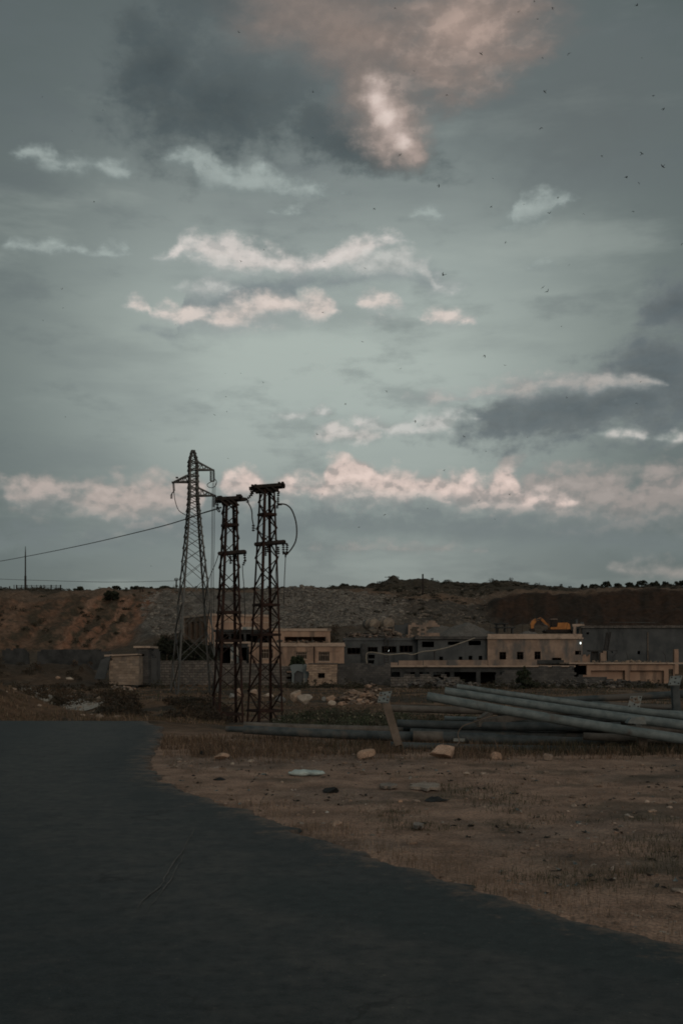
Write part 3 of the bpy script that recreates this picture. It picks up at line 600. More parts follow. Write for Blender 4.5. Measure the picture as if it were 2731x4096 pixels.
# main peach house with a parapet
def peach_house():
    D = 115; r = thing('peach_house', 'long peach rendered house with barred windows behind the lattice towers', 'house', at_ground(1186, D))
    wins = [(1046, 1093, 2597, 2635), (1182, 1227, 2608, 2637), (1273, 1318, 2607, 2646)]
    small = [(1011, 1022, 2640, 2659), (1101, 1112, 2641, 2660)]
    hs = shell(r, 997, 1376, 2586, 2690, D, 8, wins + small, 'peach', roof=0.0)
    x0, x1 = X(997, D), X(1376, D)
    MB().box(x0 - .12, x1 + .12, D - .14, D + 8.1, Z(2586, D) + .003, Z(2578, D)).box(x0 - .05, x1 + .05, D - .05, D + .2, Z(2578, D) + .002, Z(2571, D)).box(x0 - .05, x1 + .05, D + 7.8, D + 8.05, Z(2578, D) + .002, Z(2571, D)).build('roof', M['cornice'], r)
    for h in hs[:3]:
        w = window(r, *h, D + .10, bars=4, rails=1, w=0.075)
        MB().box(h[0] - .08, h[1] + .08, D - .06, D - .002, h[2] - .09, h[2] - .002).build('sill', M['cornice'], w)
    MB().tube([(X(1257, D), D - .07, Z(2584, D)), (X(1257, D), D - .07, Z(2690, D))], 0.06, 6).build('drainpipe', M['dark_steel'], r)
    mb = MB()
    for a, b in ((1150, 1240), (1262, 1360)):
        mb.box(X(a, D), X(b, D), D - .035, D - .003, Z(2609, D), Z(2604, D)) if False else mb.box(X(a, D), X(b, D), D - .035, D - .003, Z(2606, D), Z(2603.5, D))
    mb.build('moulding', M['peach'], r)
    # upper storey set back on the roof
    D2 = 118.5; mb = MB(); x0, x1 = X(1082, D2), X(1320, D2)
    grid_wall(mb, x0, x1, Z(2590, D2), Z(2524, D2), [(X(1138, D2), X(1303, D2), Z(2574, D2), Z(2547, D2))], D2, D2 + .3)
    mb.box(x0, x0 + .3, D2 + .3, D2 + 4, Z(2590, D2), Z(2524, D2)); mb.box(x1 - .3, x1, D2 + .3, D2 + 4, Z(2590, D2), Z(2524, D2)); mb.box(x0 + .3, x1 - .3, D2 + 3.7, D2 + 4, Z(2590, D2), Z(2524, D2))
    mb.build('upper_storey', M['peach'], r)
    MB().box(x0 - .1, x1 + .1, D2 - .12, D2 + 4.1, Z(2524, D2) + .003, Z(2514, D2)).build('upper_roof', M['cornice'], r)
    mb = MB()
    for px in (1140, 1190, 1248, 1300): mb.box(X(px, D2) - .06, X(px, D2) + .06, D2 + .10, D2 + .2, Z(2574, D2), Z(2547, D2))
    mb.box(X(1138, D2), X(1303, D2), D2 + .04, D2 + .09, Z(2567, D2), Z(2565, D2)); mb.build('railing', M['dark_steel'], r)
peach_house()
def terrace_house():
    # stands askew on the terrace behind; its left end wall has the shade painted into its colour
    D = 138; L = at_ground(832, D); r = thing('terrace_house', 'peach house on the terrace with a shaded brown end wall of tall dark openings', 'house', (X(832, D), D, Z(2580, D)))
    a = R(27); Mx = Matrix.Translation((X(832, D), D, 0)) @ Matrix.Rotation(a, 4, 'Z')
    W_, Ls, z0, z1 = 8.6, 9.4, Z(2600, D), Z(2463, D)
    mb = MB(); grid_wall(mb, 0, W_, z0, z1, [], 0, .3, Mx); mb.box(0, W_, Ls - .3, Ls, z0, z1, Mx); mb.box(W_ - .3, W_, .3, Ls - .3, z0, z1, Mx)
    mb.build('wall', M['peach'], r)
    My = Mx @ Matrix.Rotation(R(90), 4, 'Z')      # along the end wall
    mb = MB(); H = [(1.2, 2.3), (3.4, 4.4), (5.4, 6.6), (7.6, 8.6)]
    grid_wall(mb, .3, Ls - .3, z0, z1, [(p, q, Z(2552, D), Z(2482, D)) for p, q in H], -.3, 0, My)
    mb.build('end_wall', M['render_painted_shade'], r)
    for p, q in H: pass
    MB().box(-.15, W_ + .15, -.15, Ls + .15, z1 + .003, Z(2454, D), Mx).build('roof', M['cornice'], r)
    MB().box(0, W_, -.06, -.003, Z(2488, D), Z(2484, D), Mx).build('moulding', M['cornice'], r)
terrace_house()
def gallery():
    D = 126; r = thing('roofed_gallery', 'dark roofed gallery between the terrace house and the peach house', 'building', (X(968, D), D, Z(2580, D)))
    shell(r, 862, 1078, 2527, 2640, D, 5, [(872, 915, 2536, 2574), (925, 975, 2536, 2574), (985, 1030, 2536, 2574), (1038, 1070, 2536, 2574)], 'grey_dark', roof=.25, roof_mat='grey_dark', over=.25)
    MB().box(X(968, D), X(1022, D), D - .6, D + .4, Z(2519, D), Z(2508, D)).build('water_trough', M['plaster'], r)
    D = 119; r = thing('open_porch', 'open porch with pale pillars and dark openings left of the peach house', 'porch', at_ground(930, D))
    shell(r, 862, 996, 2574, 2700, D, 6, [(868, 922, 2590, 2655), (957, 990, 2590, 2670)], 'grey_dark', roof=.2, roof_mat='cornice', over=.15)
    for a, b, m in ((924, 935, 'plaster'), (938, 955, 'plaster')):
        MB().box(X(a, D), X(b, D), D - .35, D - .02, Z(2700, D), Z(2588, D)).build('pillar', M[m], r)
gallery()
def grey_factory():
    D = 117; r = thing('grey_workshop', 'low grey workshop with a row of wide dark windows right of the peach house', 'building', at_ground(1520, D))
    W1 = [(1388, 1441, 2591, 2617), (1470, 1510, 2588, 2612), (1526, 1585, 2585, 2612), (1597, 1650, 2582, 2610), (1472, 1498, 2618, 2634), (1472, 1496, 2640, 2655)]
    hs = shell(r, 1376, 1670, 2562, 2700, D, 9, W1, 'grey_render', roof=.28, roof_mat='grey_render', over=.12)
    for h in hs[:4]: window(r, *h, D + .14, bars=2, rails=0, mat='dark_steel')
    MB().box(X(1446, D), X(1469, D), D - .25, D - .003, Z(2700, D), Z(2574, D)).build('buttress', M['grey_dark'], r)
    mb = MB()
    for px in (1536, 1552): mb.beam((X(px, D), D - .5, Z(2655, D)), (X(px, D), D - .2, Z(2555, D)), .05)
    for k in range(9): z = Z(2650 - k * 10, D); y = D - .5 + .3 * k / 9; mb.beam((X(1536, D), y, z), (X(1552, D), y, z), .04)
    tag(mb.build('ladder', M['dark_steel'], None, loc=(X(1544, D), D - .5, Z(2655, D))), 'thin dark ladder leaning on the grey workshop wall', 'ladder')
    D = 116; r = thing('flat_roofed_hall', 'grey flat roofed hall with small square holes low in its wall', 'building', at_ground(1810, D))
    W2 = [(1687, 1735, 2566, 2589), (1790, 1838, 2566, 2580), (1873, 1922, 2563, 2581), (1756, 1771, 2626, 2642), (1834, 1848, 2626, 2642), (1873, 1888, 2623, 2642), (1913, 1928, 2623, 2642)]
    hs = shell(r, 1671, 1947, 2557, 2700, D, 10, W2, 'grey_render', roof=.32, roof_mat='grey_block', over=.3)
    MB().box(X(1735, D), X(1737.5, D), D - .06, D - .003, Z(2650, D), Z(2600, D)).build('drainpipe', M['dark_steel'], r)
    # the stained peach block
    D = 115.5; r = thing('stained_peach_block', 'flat peach block stained grey at its right end with three square windows', 'building', at_ground(2138, D))
    W3 = [(1996, 2023, 2608, 2640), (2066, 2092, 2607, 2639), (2136, 2161, 2606, 2638), (2298, 2322, 2603, 2619), (2206, 2244, 2631, 2640)]
    hs = shell(r, 1949, 2328, 2556, 2700, D, 10, W3, 'peach_worn', roof=.0)
    for h in hs[:3]: window(r, *h, D + .12, bars=1, rails=1, mat='dark_steel')
    mb = MB(); mb.box(X(1946, D), X(2330, D), D - .25, D + 10.2, Z(2556, D) + .003, Z(2550, D)); mb.box(X(1949, D), X(2326, D), D - .08, D + .25, Z(2550, D) + .003, Z(2536, D)); mb.build('roof', M['cornice'], r)
    MB().box(X(2140, D), X(2250, D), D - .5, D - .003, Z(2655, D), Z(2640, D)).build('ledge', M['grey_dark'], r)
    lp = thing('wall_lamp', 'small lit white lamp on the stained wall near the big grey hall', 'lamp', P(2320, 2570, D - .35))
    MB().tube([P(2320, 2566, D - .02), P(2320, 2566, D - .3), P(2320, 2569, D - .35)], .025, 6).build('bracket', M['dark_steel'], lp)
    MB().tube([P(2320, 2569, D - .35), P(2320, 2572, D - .35), P(2320, 2576, D - .35)], [.03, .055, .02], 8).build('bulb', M['glass_lamp'], lp)
    lp2 = thing('wall_lamp', 'tiny lit lamp in front of a wide dark workshop window', 'lamp', P(1553, 2600, 116.8))
    MB().tube([P(1553, 2583, 117), P(1553, 2583, 116.8), P(1553, 2599, 116.8)], .02, 6).build('bracket', M['dark_steel'], lp2)
    MB().tube([P(1553, 2600, 116.8), P(1553, 2603, 116.8), P(1553, 2605, 116.8)], [.02, .032, .012], 8).build('bulb', M['glass_lamp'], lp2)
grey_factory()
def big_hall():
    D = 127; r = thing('big_grey_hall', 'big blank grey hall at the right edge with a pale roof edge', 'building', at_ground(2540, D))
    x0, x1, z0 = X(2328, D), X(2900, D), Z(2720, D)
    a = R(-6); Mx = Matrix.Translation((x0, D, 0)) @ Matrix.Rotation(a, 4, 'Z'); W_ = 19.0; z1 = Z(2512, D)
    mb = MB(); grid_wall(mb, 0, W_, z0, z1, [(.45, .75, Z(2538, D), Z(2529, D)), (6.3, 6.6, Z(2617, D), Z(2604, D))], 0, .35, Mx)
    mb.box(0, .35, .35, 13, z0, z1, Mx); mb.box(W_ - .35, W_, .35, 13, z0, z1, Mx); mb.box(0, W_, 13, 13.3, z0, z1, Mx); mb.build('wall', M['grey_render'], r)
    MB().box(-.2, W_ + .2, -.25, 13.5, z1 + .003, Z(2503, D), Mx).build('roof', M['cornice'], r).data.materials[0] = M['stone_grey']
    mb = MB(); mb.beam(Mx @ Vector((7.45, -.1, z0)), Mx @ Vector((7.45, -.1, Z(2530, D))), .09); mb.build('drainpipe', M['timber'], r)
    mb = MB()
    for k in range(12): mb.beam(Mx @ Vector((2.45 + .03 * k, -.12, Z(2600 - k * 6, D))), Mx @ Vector((2.95 + .03 * k, -.12, Z(2596 - k * 6, D))), .05)
    mb.beam(Mx @ Vector((2.45, -.12, Z(2602, D))), Mx @ Vector((2.8, -.12, Z(2528, D))), .05); mb.beam(Mx @ Vector((2.9, -.12, Z(2602, D))), Mx @ Vector((3.25, -.12, Z(2528, D))), .05)
    mb.build('wall_ladder', M['dark_steel'], r)
    mb = MB(); mb.tube([Mx @ Vector((3.05, -.2, Z(2560, D))), Mx @ Vector((3.05, -.2, Z(2490, D))), Mx @ Vector((8.2, -.2, Z(2492, D)))], .035, 6)
    mb.build('pipe_rail', M['galv'], r)
    # lean-to stubs at its foot
    D = 121
    for px0, px1, t, b, m, lb in ((2320, 2358, 2621, 2660, 'peach', 'small peach stub of wall left of the dark doorway by the big hall'), (2400, 2424, 2606, 2660, 'peach_worn', 'worn peach pillar standing before the big grey hall'), (2428, 2460, 2608, 2660, 'grey_render', 'grey cement pillar beside the worn peach pillar'), (2695, 2712, 2600, 2660, 'peach', 'peach gatepost against the big grey hall near the right edge')):
        o = ragged_wall(X(px0, D), X(px1, D), Z(2740, D), lambda x, t=t: Z(t, D), D, .6, .3, .2, px0, jag=.6).build('masonry_stub', M[m], None, loc=(X((px0 + px1) / 2, D), D, Z(2740, D))); tag(o, lb, 'ruin')
    o = MB().box(X(2358, D), X(2470, D), D + .2, D + 1.4, Z(2606, D), Z(2601, D)).box(X(2370, D), X(2398, D), D + .7, D + .9, Z(2700, D), Z(2606, D)).build('canopy', M['grey_dark'], None, loc=(X(2400, D), D, Z(2700, D))); tag(o, 'flat dark canopy slab over the doorway by the big grey hall', 'canopy')
big_hall()
def arcade():
    # long ruin: a balcony slab over a dark open ground floor
    D = 108; r = thing('ruined_arcade', 'long ruined arcade with a peach balcony band over dark open bays', 'ruin', at_ground(1900, D))
    x0, x1 = X(1562, D), X(2140, D)
    mb = MB(); mb.box(x0, X(2300, D), D, D + 6, Z(2668, D), Z(2662, D)); mb.build('slab', M['cornice'], r)
    mb = MB()
    for a, b, t in ((1562, 1590, 2650), (1594, 1690, 2642), (1693, 1788, 2641), (1791, 1948, 2640), (1951, 2146, 2638)): mb.box(X(a, D), X(b, D), D + .02, D + .22, Z(2662, D) + .003, Z(t, D))
    mb.build('balcony_wall', M['peach_worn'], r)
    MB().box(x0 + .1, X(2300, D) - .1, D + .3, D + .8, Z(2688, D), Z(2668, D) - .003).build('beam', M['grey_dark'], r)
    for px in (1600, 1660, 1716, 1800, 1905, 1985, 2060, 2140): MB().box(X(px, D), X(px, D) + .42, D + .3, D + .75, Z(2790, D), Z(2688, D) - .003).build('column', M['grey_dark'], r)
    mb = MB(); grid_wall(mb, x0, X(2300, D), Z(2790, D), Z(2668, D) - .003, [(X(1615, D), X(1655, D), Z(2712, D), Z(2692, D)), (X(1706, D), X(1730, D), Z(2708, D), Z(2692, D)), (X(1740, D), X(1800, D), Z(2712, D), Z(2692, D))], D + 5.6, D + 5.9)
    mb.build('back_wall', M['grey_dark'], r)  # shade inside the bays is carried by the dark colour
    for a, b in ((1618, 1650), (1744, 1798)):
        mb = MB()
        for k in range(4): mb.box(X(a, D + 6.5), X(b, D + 6.5), D + 6.5, D + 6.6, Z(2713 - k * 6, D + 6.5), Z(2710 - k * 6, D + 6.5))
        mb.build('shutter', M['stone_pale'], r)
    # right part: peach bays under a thin roof
    D = 110; r = thing('peach_arcade', 'low peach arcade of recessed bays under a thin pale roof at the right', 'building', at_ground(2500, D))
    x0, x1 = X(2312, D), X(2697, D)
    MB().box(x0 - 1.0, x1 + 2.2, D - .3, D + 6, Z(2656, D), Z(2650, D)).build('roof', M['cornice'], r)
    mb = MB(); grid_wall(mb, x0, x1, Z(2760, D), Z(2656, D) - .003, [(X(2312, D), X(2345, D), Z(2700, D), Z(2662, D)), (X(2362, D), X(2498, D), Z(2740, D), Z(2682, D)), (X(2518, D), X(2654, D), Z(2740, D), Z(2682, D)), (X(2672, D), X(2690, D), Z(2740, D), Z(2676, D))], D, D + .45)
    mb.build('wall', M['peach'], r)
    for a, b in ((2362, 2496), (2518, 2652)): MB().box(X(a, D), X(b, D), D + .46, D + .7, Z(2760, D), Z(2684, D)).build('bay_panel', M['peach'], r)
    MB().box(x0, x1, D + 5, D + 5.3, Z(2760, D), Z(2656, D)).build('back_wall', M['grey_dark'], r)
arcade()
def rebar(parent, spots, D, z, seed):
    g = random.Random(seed)
    for px in spots:
        a = Vector((X(px, D), D + g.uniform(.1, 2), z)); mb = MB(); mb.tube([a - Vector((0, 0, .2)), a + Vector((g.uniform(-.1, .1), 0, g.uniform(.4, .8))), a + Vector((g.uniform(-.45, .45), 0, g.uniform(.8, 1.3)))], .022, 5); mb.build('rebar', M['dark_steel'], parent)
for o in list(COL.objects):
    if o.name == 'stained_peach_block': rebar(o, (1960, 1992, 2040, 2090, 2210, 2262), 116, Z(2537, 115.5), 3)
    if o.name == 'grey_workshop': rebar(o, (1390, 1425, 1440, 1560, 1640), 118, Z(2560, 117), 4)
    if o.name == 'peach_arcade': rebar(o, (2380, 2470, 2530, 2610, 2680), 111, Z(2651, 110), 5)
    if o.name == 'terrace_house': rebar(o, (850, 905, 980), 139, Z(2456, 138), 6)
# masonry in front of the buildings
def wall_thing(name, label, px0, px1, bot, topf, D, th, mat, seed, bw=.42, bh=.21, holes=(), jag=.5, cat='wall'):
    x0, x1 = X(px0, D), X(px1, D)
    hs = [(X(a, D), X(b, D), Z(d, D), Z(c, D)) for a, b, c, d in holes]
    tp = lambda x: Z(float(np.interp(x * F / D + CX, [p[0] for p in topf], [p[1] for p in topf])), D)
    o = ragged_wall(x0, x1, Z(bot, D), tp, D, th, bw, bh, seed, hs, jag).build(name, M[mat], None, loc=((x0 + x1) / 2, D, Z(bot, D)))
    return tag(o, label, cat)
wall_thing('broken_wall', 'broken grey block wall with a stepped top and small holes before the arcade', 1980, 2668, 2830, [(1980, 2700), (1996, 2698), (1998, 2690), (2096, 2686), (2098, 2670), (2286, 2666), (2296, 2700), (2310, 2706), (2312, 2703), (2406, 2702), (2412, 2710), (2445, 2712), (2448, 2722), (2600, 2722), (2604, 2732), (2668, 2734)], 104, .35, 'grey_block', 5,
           holes=[(2216, 2230, 2734, 2755), (2266, 2280, 2722, 2738), (2246, 2250, 2700, 2760)])
wall_thing('rubble_wall', 'low dark wall of loose grey blocks under the arcade bays', 1562, 1850, 2830, [(1562, 2716), (1600, 2704), (1680, 2700), (1720, 2708), (1800, 2712), (1840, 2718), (1842, 2735), (1850, 2740)], 102, .6, 'stone_grey', 8, .5, .26, jag=1.0)
wall_thing('block_wall', 'tall grey block wall beside the pale stone hut', 1349, 1562, 2800, [(1349, 2657), (1562, 2658)], 105.5, .35, 'grey_block', 9, jag=.15)
wall_thing('yard_wall', 'long low stone yard wall behind the tall pylon', 590, 1163, 2790, [(590, 2660), (640, 2642), (820, 2645), (1000, 2650), (1100, 2655), (1163, 2660)], 107, .4, 'stone_grey', 10, .5, .26, holes=[(1147, 1156, 2690, 2745)], jag=.3)
wall_thing('grey_boundary_wall', 'long grey boundary wall below the red slope, left of the hut', 150, 442, 2680, [(150, 2608), (170, 2596), (400, 2600), (442, 2606)], 122, .35, 'grey_dark', 12, jag=.2)
wall_thing('grey_boundary_wall', 'short grey boundary wall with a broken end at the far left', 10, 116, 2690, [(10, 2600), (80, 2592), (108, 2596), (116, 2640)], 122.5, .35, 'grey_dark', 13, jag=.4)
def stone_hut():
    D = 105; r = thing('stone_hut', 'pale coursed stone hut with one small dark window beside the grey block wall', 'hut', at_ground(1290, D))
    x0, x1 = X(1238, D), X(1347, D)
    hole = (X(1272, D), X(1299, D), Z(2712, D), Z(2690, D))
    tp = lambda x: Z(2656, D)
    rnd = random.Random(4); mb = MB(); z = Z(2790, D)
    while z < Z(2658, D):      # every course ends raggedly at its left edge
        e = rnd.random() * .35
        cz = z + .085
        if hole[2] < cz < hole[3]: mb.box(x0 - e, hole[0], D, D + .5, z, z + .17); mb.box(hole[1], x1, D, D + .5, z, z + .17)
        else: mb.box(x0 - e, x1, D, D + .5, z, z + .17)
        z += .17
    mb.box(x0, x0 + .4, D + .5, D + 3.5, Z(2790, D), z); mb.box(x1 - .4, x1, D + .5, D + 3.5, Z(2790, D), z); mb.box(x0, x1, D + 3.5, D + 3.9, Z(2790, D), z)
    mb.build('wall', M['stone_pale'], r)
    MB().box(x0 - .1, x1 + .1, D - .05, D + 3.95, z + .003, z + .1).build('roof', M['grey_block'], r)
    window(r, *hole, D + .15, bars=1, rails=0, mat='dark_steel')
    # the broken plaster gate left of it
    D = 106; r = thing('broken_gateway', 'broken plastered gateway with a pale arch and blue grey lower half', 'ruin', at_ground(1200, D))
    mb = MB(); pts = [(1166, 2760), (1168, 2700), (1160, 2662), (1175, 2657), (1208, 2657), (1213, 2664), (1212, 2690), (1190, 2682), (1176, 2694), (1174, 2760)]
    mb.poly([(X(a, D), D, Z(b, D)) for a, b in pts], (0, .4, 0)); mb.build('arch', M['plaster'], r)
    MB().poly([(X(a, D), D + .15, Z(b, D)) for a, b in [(1174, 2760), (1176, 2694), (1190, 2682), (1212, 2690), (1212, 2760)]], (0, .2, 0)).build('infill', M['grey_render'], r)
    MB().poly([(X(a, D), D + .05, Z(b, D)) for a, b in [(1213, 2760), (1213, 2657), (1245, 2655), (1240, 2690), (1228, 2720), (1226, 2760)]], (0, .4, 0)).build('jamb', M['plaster'], r)
stone_hut()
def left_hut():
    D = 98; r = thing('stone_shed', 'pale stone shed with a flat roof edge and a leaning slab at the left', 'shed', at_ground(490, D))
    x0, x1 = X(438, D), X(556, D)
    wl = ragged_wall(x0, x1, Z(2740, D), lambda x: Z(2624, D), D, .5, .55, .2, 3, holes=[(X(438, D), X(446, D), Z(2640, D), Z(2627, D)), (X(466, D), X(472, D), Z(2640, D), Z(2626, D))], jag=.1)
    wl.box(x1 - .5, x1, D + .5, D + 4, Z(2740, D), Z(2624, D)); wl.box(x0, x0 + .4, D + .5, D + 4, Z(2740, D), Z(2624, D)); wl.build('wall', M['tan_wall'], r)
    MB().poly([(X(a, D), D - .2, Z(b, D)) for a, b in ((420, 2626), (552, 2620), (552, 2615), (420, 2619))], (0, 4.5, 0)).build('roof', M['cornice'], r)
    o = MB().poly([(X(a, D - .5), D - .5, Z(b, D - .5)) for a, b in ((378, 2716), (405, 2640), (444, 2622), (420, 2716))], (0, .3, 0)).build('leaning_slab', M['grey_render'], None, loc=(X(405, D), D - .5, Z(2716, D))); tag(o, 'dark grey concrete slab leaning against the pale stone shed', 'slab')
    D = 100; r = thing('block_shed', 'little dark block shed with a small opening behind the pale stone shed', 'shed', at_ground(566, D))
    shell(r, 545, 594, 2592, 2740, D, 4, [(566, 578, 2616, 2625)], 'grey_block', roof=.18, roof_mat='cornice', over=.2)
    D = 101.5; wall_thing('shed_wall', 'grey cement wall with one hole between the block shed and the yard wall', 590, 640, 2740, [(590, 2604), (640, 2602)], D, .3, 'grey_render', 15, holes=[(604, 620, 2614, 2630)], jag=.2)
left_hut()
def debris():
    # half collapsed upper ruin and tanks on the terrace behind the workshop
    D = 134; wall_thing('ruined_house', 'broken peach shell of a house on the terrace above the workshop roofs', 1632, 1758, 2580, [(1632, 2495), (1680, 2493), (1683, 2499), (1686, 2492), (1745, 2490), (1758, 2500)], D, .4, 'peach_worn', 21, .45, .25, holes=[(1645, 1672, 2506, 2553), (1683, 1692, 2510, 2548), (1705, 1758, 2510, 2530)], jag=.7, cat='ruin')
    wall_thing('cement_wall', 'grey cement wall between the rusty tank and the broken peach shell', 1577, 1632, 2580, [(1577, 2499), (1632, 2494)], D + 1, .4, 'grey_render', 22, jag=.5)
    for px0, px1, t, lb in ((1477, 1520, 2478, 'dusty steel tank lying on the terrace, the left one with rough boulders below'), (1531, 1578, 2476, 'dusty open ended tank with a dark mouth beside the broken wall')):
        c = P((px0 + px1) / 2, t + 17, 137); rr = (px1 - px0) / 2 * 137 / F * .98
        ax = Vector((.35, -.94, 0)); mb = MB(); n = 18
        a, b = c - ax * -2.4, c - ax * 0.0
        outer = MB(); outer.tube([c + ax * -2.6, c + ax * -1.7, c + ax * -1.69, c + ax * -1.5, c + ax * -1.49, c], [rr, rr, rr * 1.05, rr * 1.05, rr, rr], n, caps=False); outer.tube([c, c + ax * .02, c + ax * -2.4], [rr, rr * .92, rr * .9], n, caps=False); outer.tube([c + ax * -2.5, c + ax * -2.6], [rr * .95, rr * .97], n)
        o = outer.build('steel_tank', M['tank'], None, loc=c - Vector((0, 0, rr))); tag(o, lb, 'tank', 'tanks on the terrace')
    D = 135; r = thing('wrecked_truck', 'dusty wrecked truck front parked below the open ended tank', 'truck', P(1548, 2532, D))
    MB().poly([P(a, b, D) for a, b in ((1524, 2507), (1575, 2503), (1576, 2526), (1545, 2528), (1530, 2524))], (0, 2.2, 0)).build('cab', M['tank'], r)
    MB().box(X(1550, D), X(1570, D), D - .04, D - .003, Z(2520, D), Z(2509, D)).build('windscreen', M['dark_room'], r)
    MB().box(X(1522, D), X(1578, D), D - .2, D + .1, Z(2533, D), Z(2529, D)).build('bumper', M['dark_steel'], r)
    for px in (1530, 1568): MB().tube([P(px, 2534, D + .3), P(px, 2534, D + .7)], .45, 14).build('wheel', M['dark_room'], r)
    # portal of concrete by the excavator
    D = 128; r = thing('concrete_portal', 'pale open concrete portal frame standing on the roof beside the excavator', 'frame', P(2312, 2545, D))
    for a, b in ((2292, 2303), (2318, 2328)): MB().box(X(a, D), X(b, D), D, D + .35, Z(2560, D), Z(2506, D)).build('post', M['cornice'], r)
    MB().box(X(2288, D), X(2335, D), D - .05, D + .4, Z(2506, D) + .003, Z(2496, D)).build('lintel', M['cornice'], r)
    for a, b, t in ((2302, 2309, 2478), (2320, 2333, 2488)): MB().box(X(a, D), X(b, D), D, D + .3, Z(2496, D) + .003, Z(t, D)).build('stump', M['grey_render'], r)
    # stacked slabs
    for px0, px1, py, lb in ((1980, 2032, 2497, 'thin dark slab lying across blocks, the upper one of two near the gravel heap'), (1982, 2062, 2512, 'longer dark slab lying below the thin one near the gravel heap')):
        D = 136; o = MB().box(X(px0, D), X(px1, D), D, D + 1.6, Z(py, D), Z(py - 5, D)).box(X(px0 + 6, D), X(px0 + 12, D), D + .2, D + 1.2, Z(py + 30, D), Z(py, D) - .003).box(X(px1 - 14, D), X(px1 - 8, D), D + .2, D + 1.2, Z(py + 30, D), Z(py, D) - .003).build('concrete_slab', M['grey_dark'], None, loc=(X(px0, D), D, Z(py, D))); tag(o, lb, 'slab')
debris()
def excavator():
    D = 139; r = thing('excavator', 'orange tracked excavator with its boom folded down behind the flat roofs', 'excavator', P(2215, 2530, D))
    def pl(name, pts, mat, y0, th, parent=r): return MB().poly([(X(a, D), D + y0, Z(b, D)) for a, b in pts], (0, th, 0)).build(name, M[mat], parent)
    for y in (-1.1, .7): pl('track', [(2180, 2532), (2172, 2526), (2178, 2519), (2276, 2519), (2284, 2526), (2278, 2532)], 'dark_steel', y, .55)
    body = pl('body', [(2196, 2518), (2194, 2510), (2222, 2508), (2224, 2492), (2262, 2491), (2272, 2498), (2274, 2518)], 'orange', -.9, 1.9)
    pl('engine_hood', [(2240, 2490.5), (2242, 2486), (2268, 2488), (2270, 2493)], 'dark_steel', -.7, 1.4, body)
    cab = pl('cab', [(2198, 2509.5), (2199, 2482), (2220, 2480), (2221, 2507.5)], 'dark_steel', -.95, .9)
    MB().box(X(2197, D), X(2223, D), D - 1.0, D + .0, Z(2479, D), Z(2476.5, D)).build('cab_roof', M['window_metal'], cab)
    pl('boom', [(2196, 2500), (2184, 2492), (2172, 2478), (2160, 2470), (2140, 2478), (2141, 2484), (2160, 2480), (2170, 2490), (2182, 2503), (2194, 2508)], 'orange', -.2, .45)
    pl('stick', [(2138, 2474), (2146, 2482), (2133, 2500), (2131, 2516), (2122, 2516), (2119, 2496), (2124, 2484)], 'orange', -.26, .5)
    pl('bucket', [(2118, 2515), (2132, 2513), (2137, 2524), (2126, 2533), (2114, 2530)], 'dark_steel', -.55, 1.1)
    mb = MB(); mb.tube([P(2190, 2506, D - .35), P(2165, 2492, D - .35)], .08, 6); mb.tube([P(2164, 2474, D - .3), P(2142, 2480, D - .3)], .08, 6); mb.build('hydraulic_ram', M['galv'], r)
excavator()

# ------------------------------------------------------------------ lattice towers
def insulator(mb, a, b, r=.075, pitch=.075):
    a, b = Vector(a), Vector(b); L = (b - a).length; n = max(3, int(L / pitch)); pts, rs = [a], [.018]
    for i in range(n):
        t0 = (i + .15) / n; pts += [a.lerp(b, t0), a.lerp(b, t0 + .25 / n), a.lerp(b, t0 + .6 / n), a.lerp(b, t0 + .62 / n)]; rs += [.02, r, r * .85, .02]
    pts.append(b); rs.append(.018); mb.tube(pts, rs, 8); return mb
def lattice(root, x, y, theta, levels, panels, legw, bw, mleg, mbr, lean=0.0, horiz=(), cross=True, both=True):
    zs, rs = [l[0] for l in levels], [l[1] for l in levels]; zb, zt = zs[0], zs[-1]
    def corner(k, z):
        rr = float(np.interp(z, zs, rs)); a = R(theta) + k * math.pi / 2
        return Vector((x + rr * math.cos(a) + lean * (z - zb) / (zt - zb), y + rr * math.sin(a), z))
    for k in range(4):
        mb = MB(); c = Vector((x, y, 0))
        for za, zb_ in zip(zs, zs[1:]): mb.angle(corner(k, za), corner(k, zb_ + .01), legw, legw * .16, inward=Vector((x, y, za)) - corner(k, za))
        mb.build('leg', mleg, root)
    mb = MB()
    for k in range(4):
        for i, (za, zb_) in enumerate(zip(panels, panels[1:])):
            a0, a1, b0, b1 = corner(k, za), corner(k, zb_), corner((k + 1) % 4, za), corner((k + 1) % 4, zb_)
            o = (a0 + b0 - 2 * Vector((x, y, za))) * .5; o.z = 0; o.normalize(); o *= bw * .35
            flip = (i + k) % 2
            if both or not flip: mb.beam(a0 + o, b1 + o, bw * .35, bw, up=o)
            if both or flip: mb.beam(b0 - o * .4, a1 - o * .4, bw * .35, bw, up=o)
    for z, w in horiz:
        for k in range(4): mb.beam(corner(k, z), corner((k + 1) % 4, z), w, w * 1.3)
    mb.build('bracing', mbr, root)
    return corner
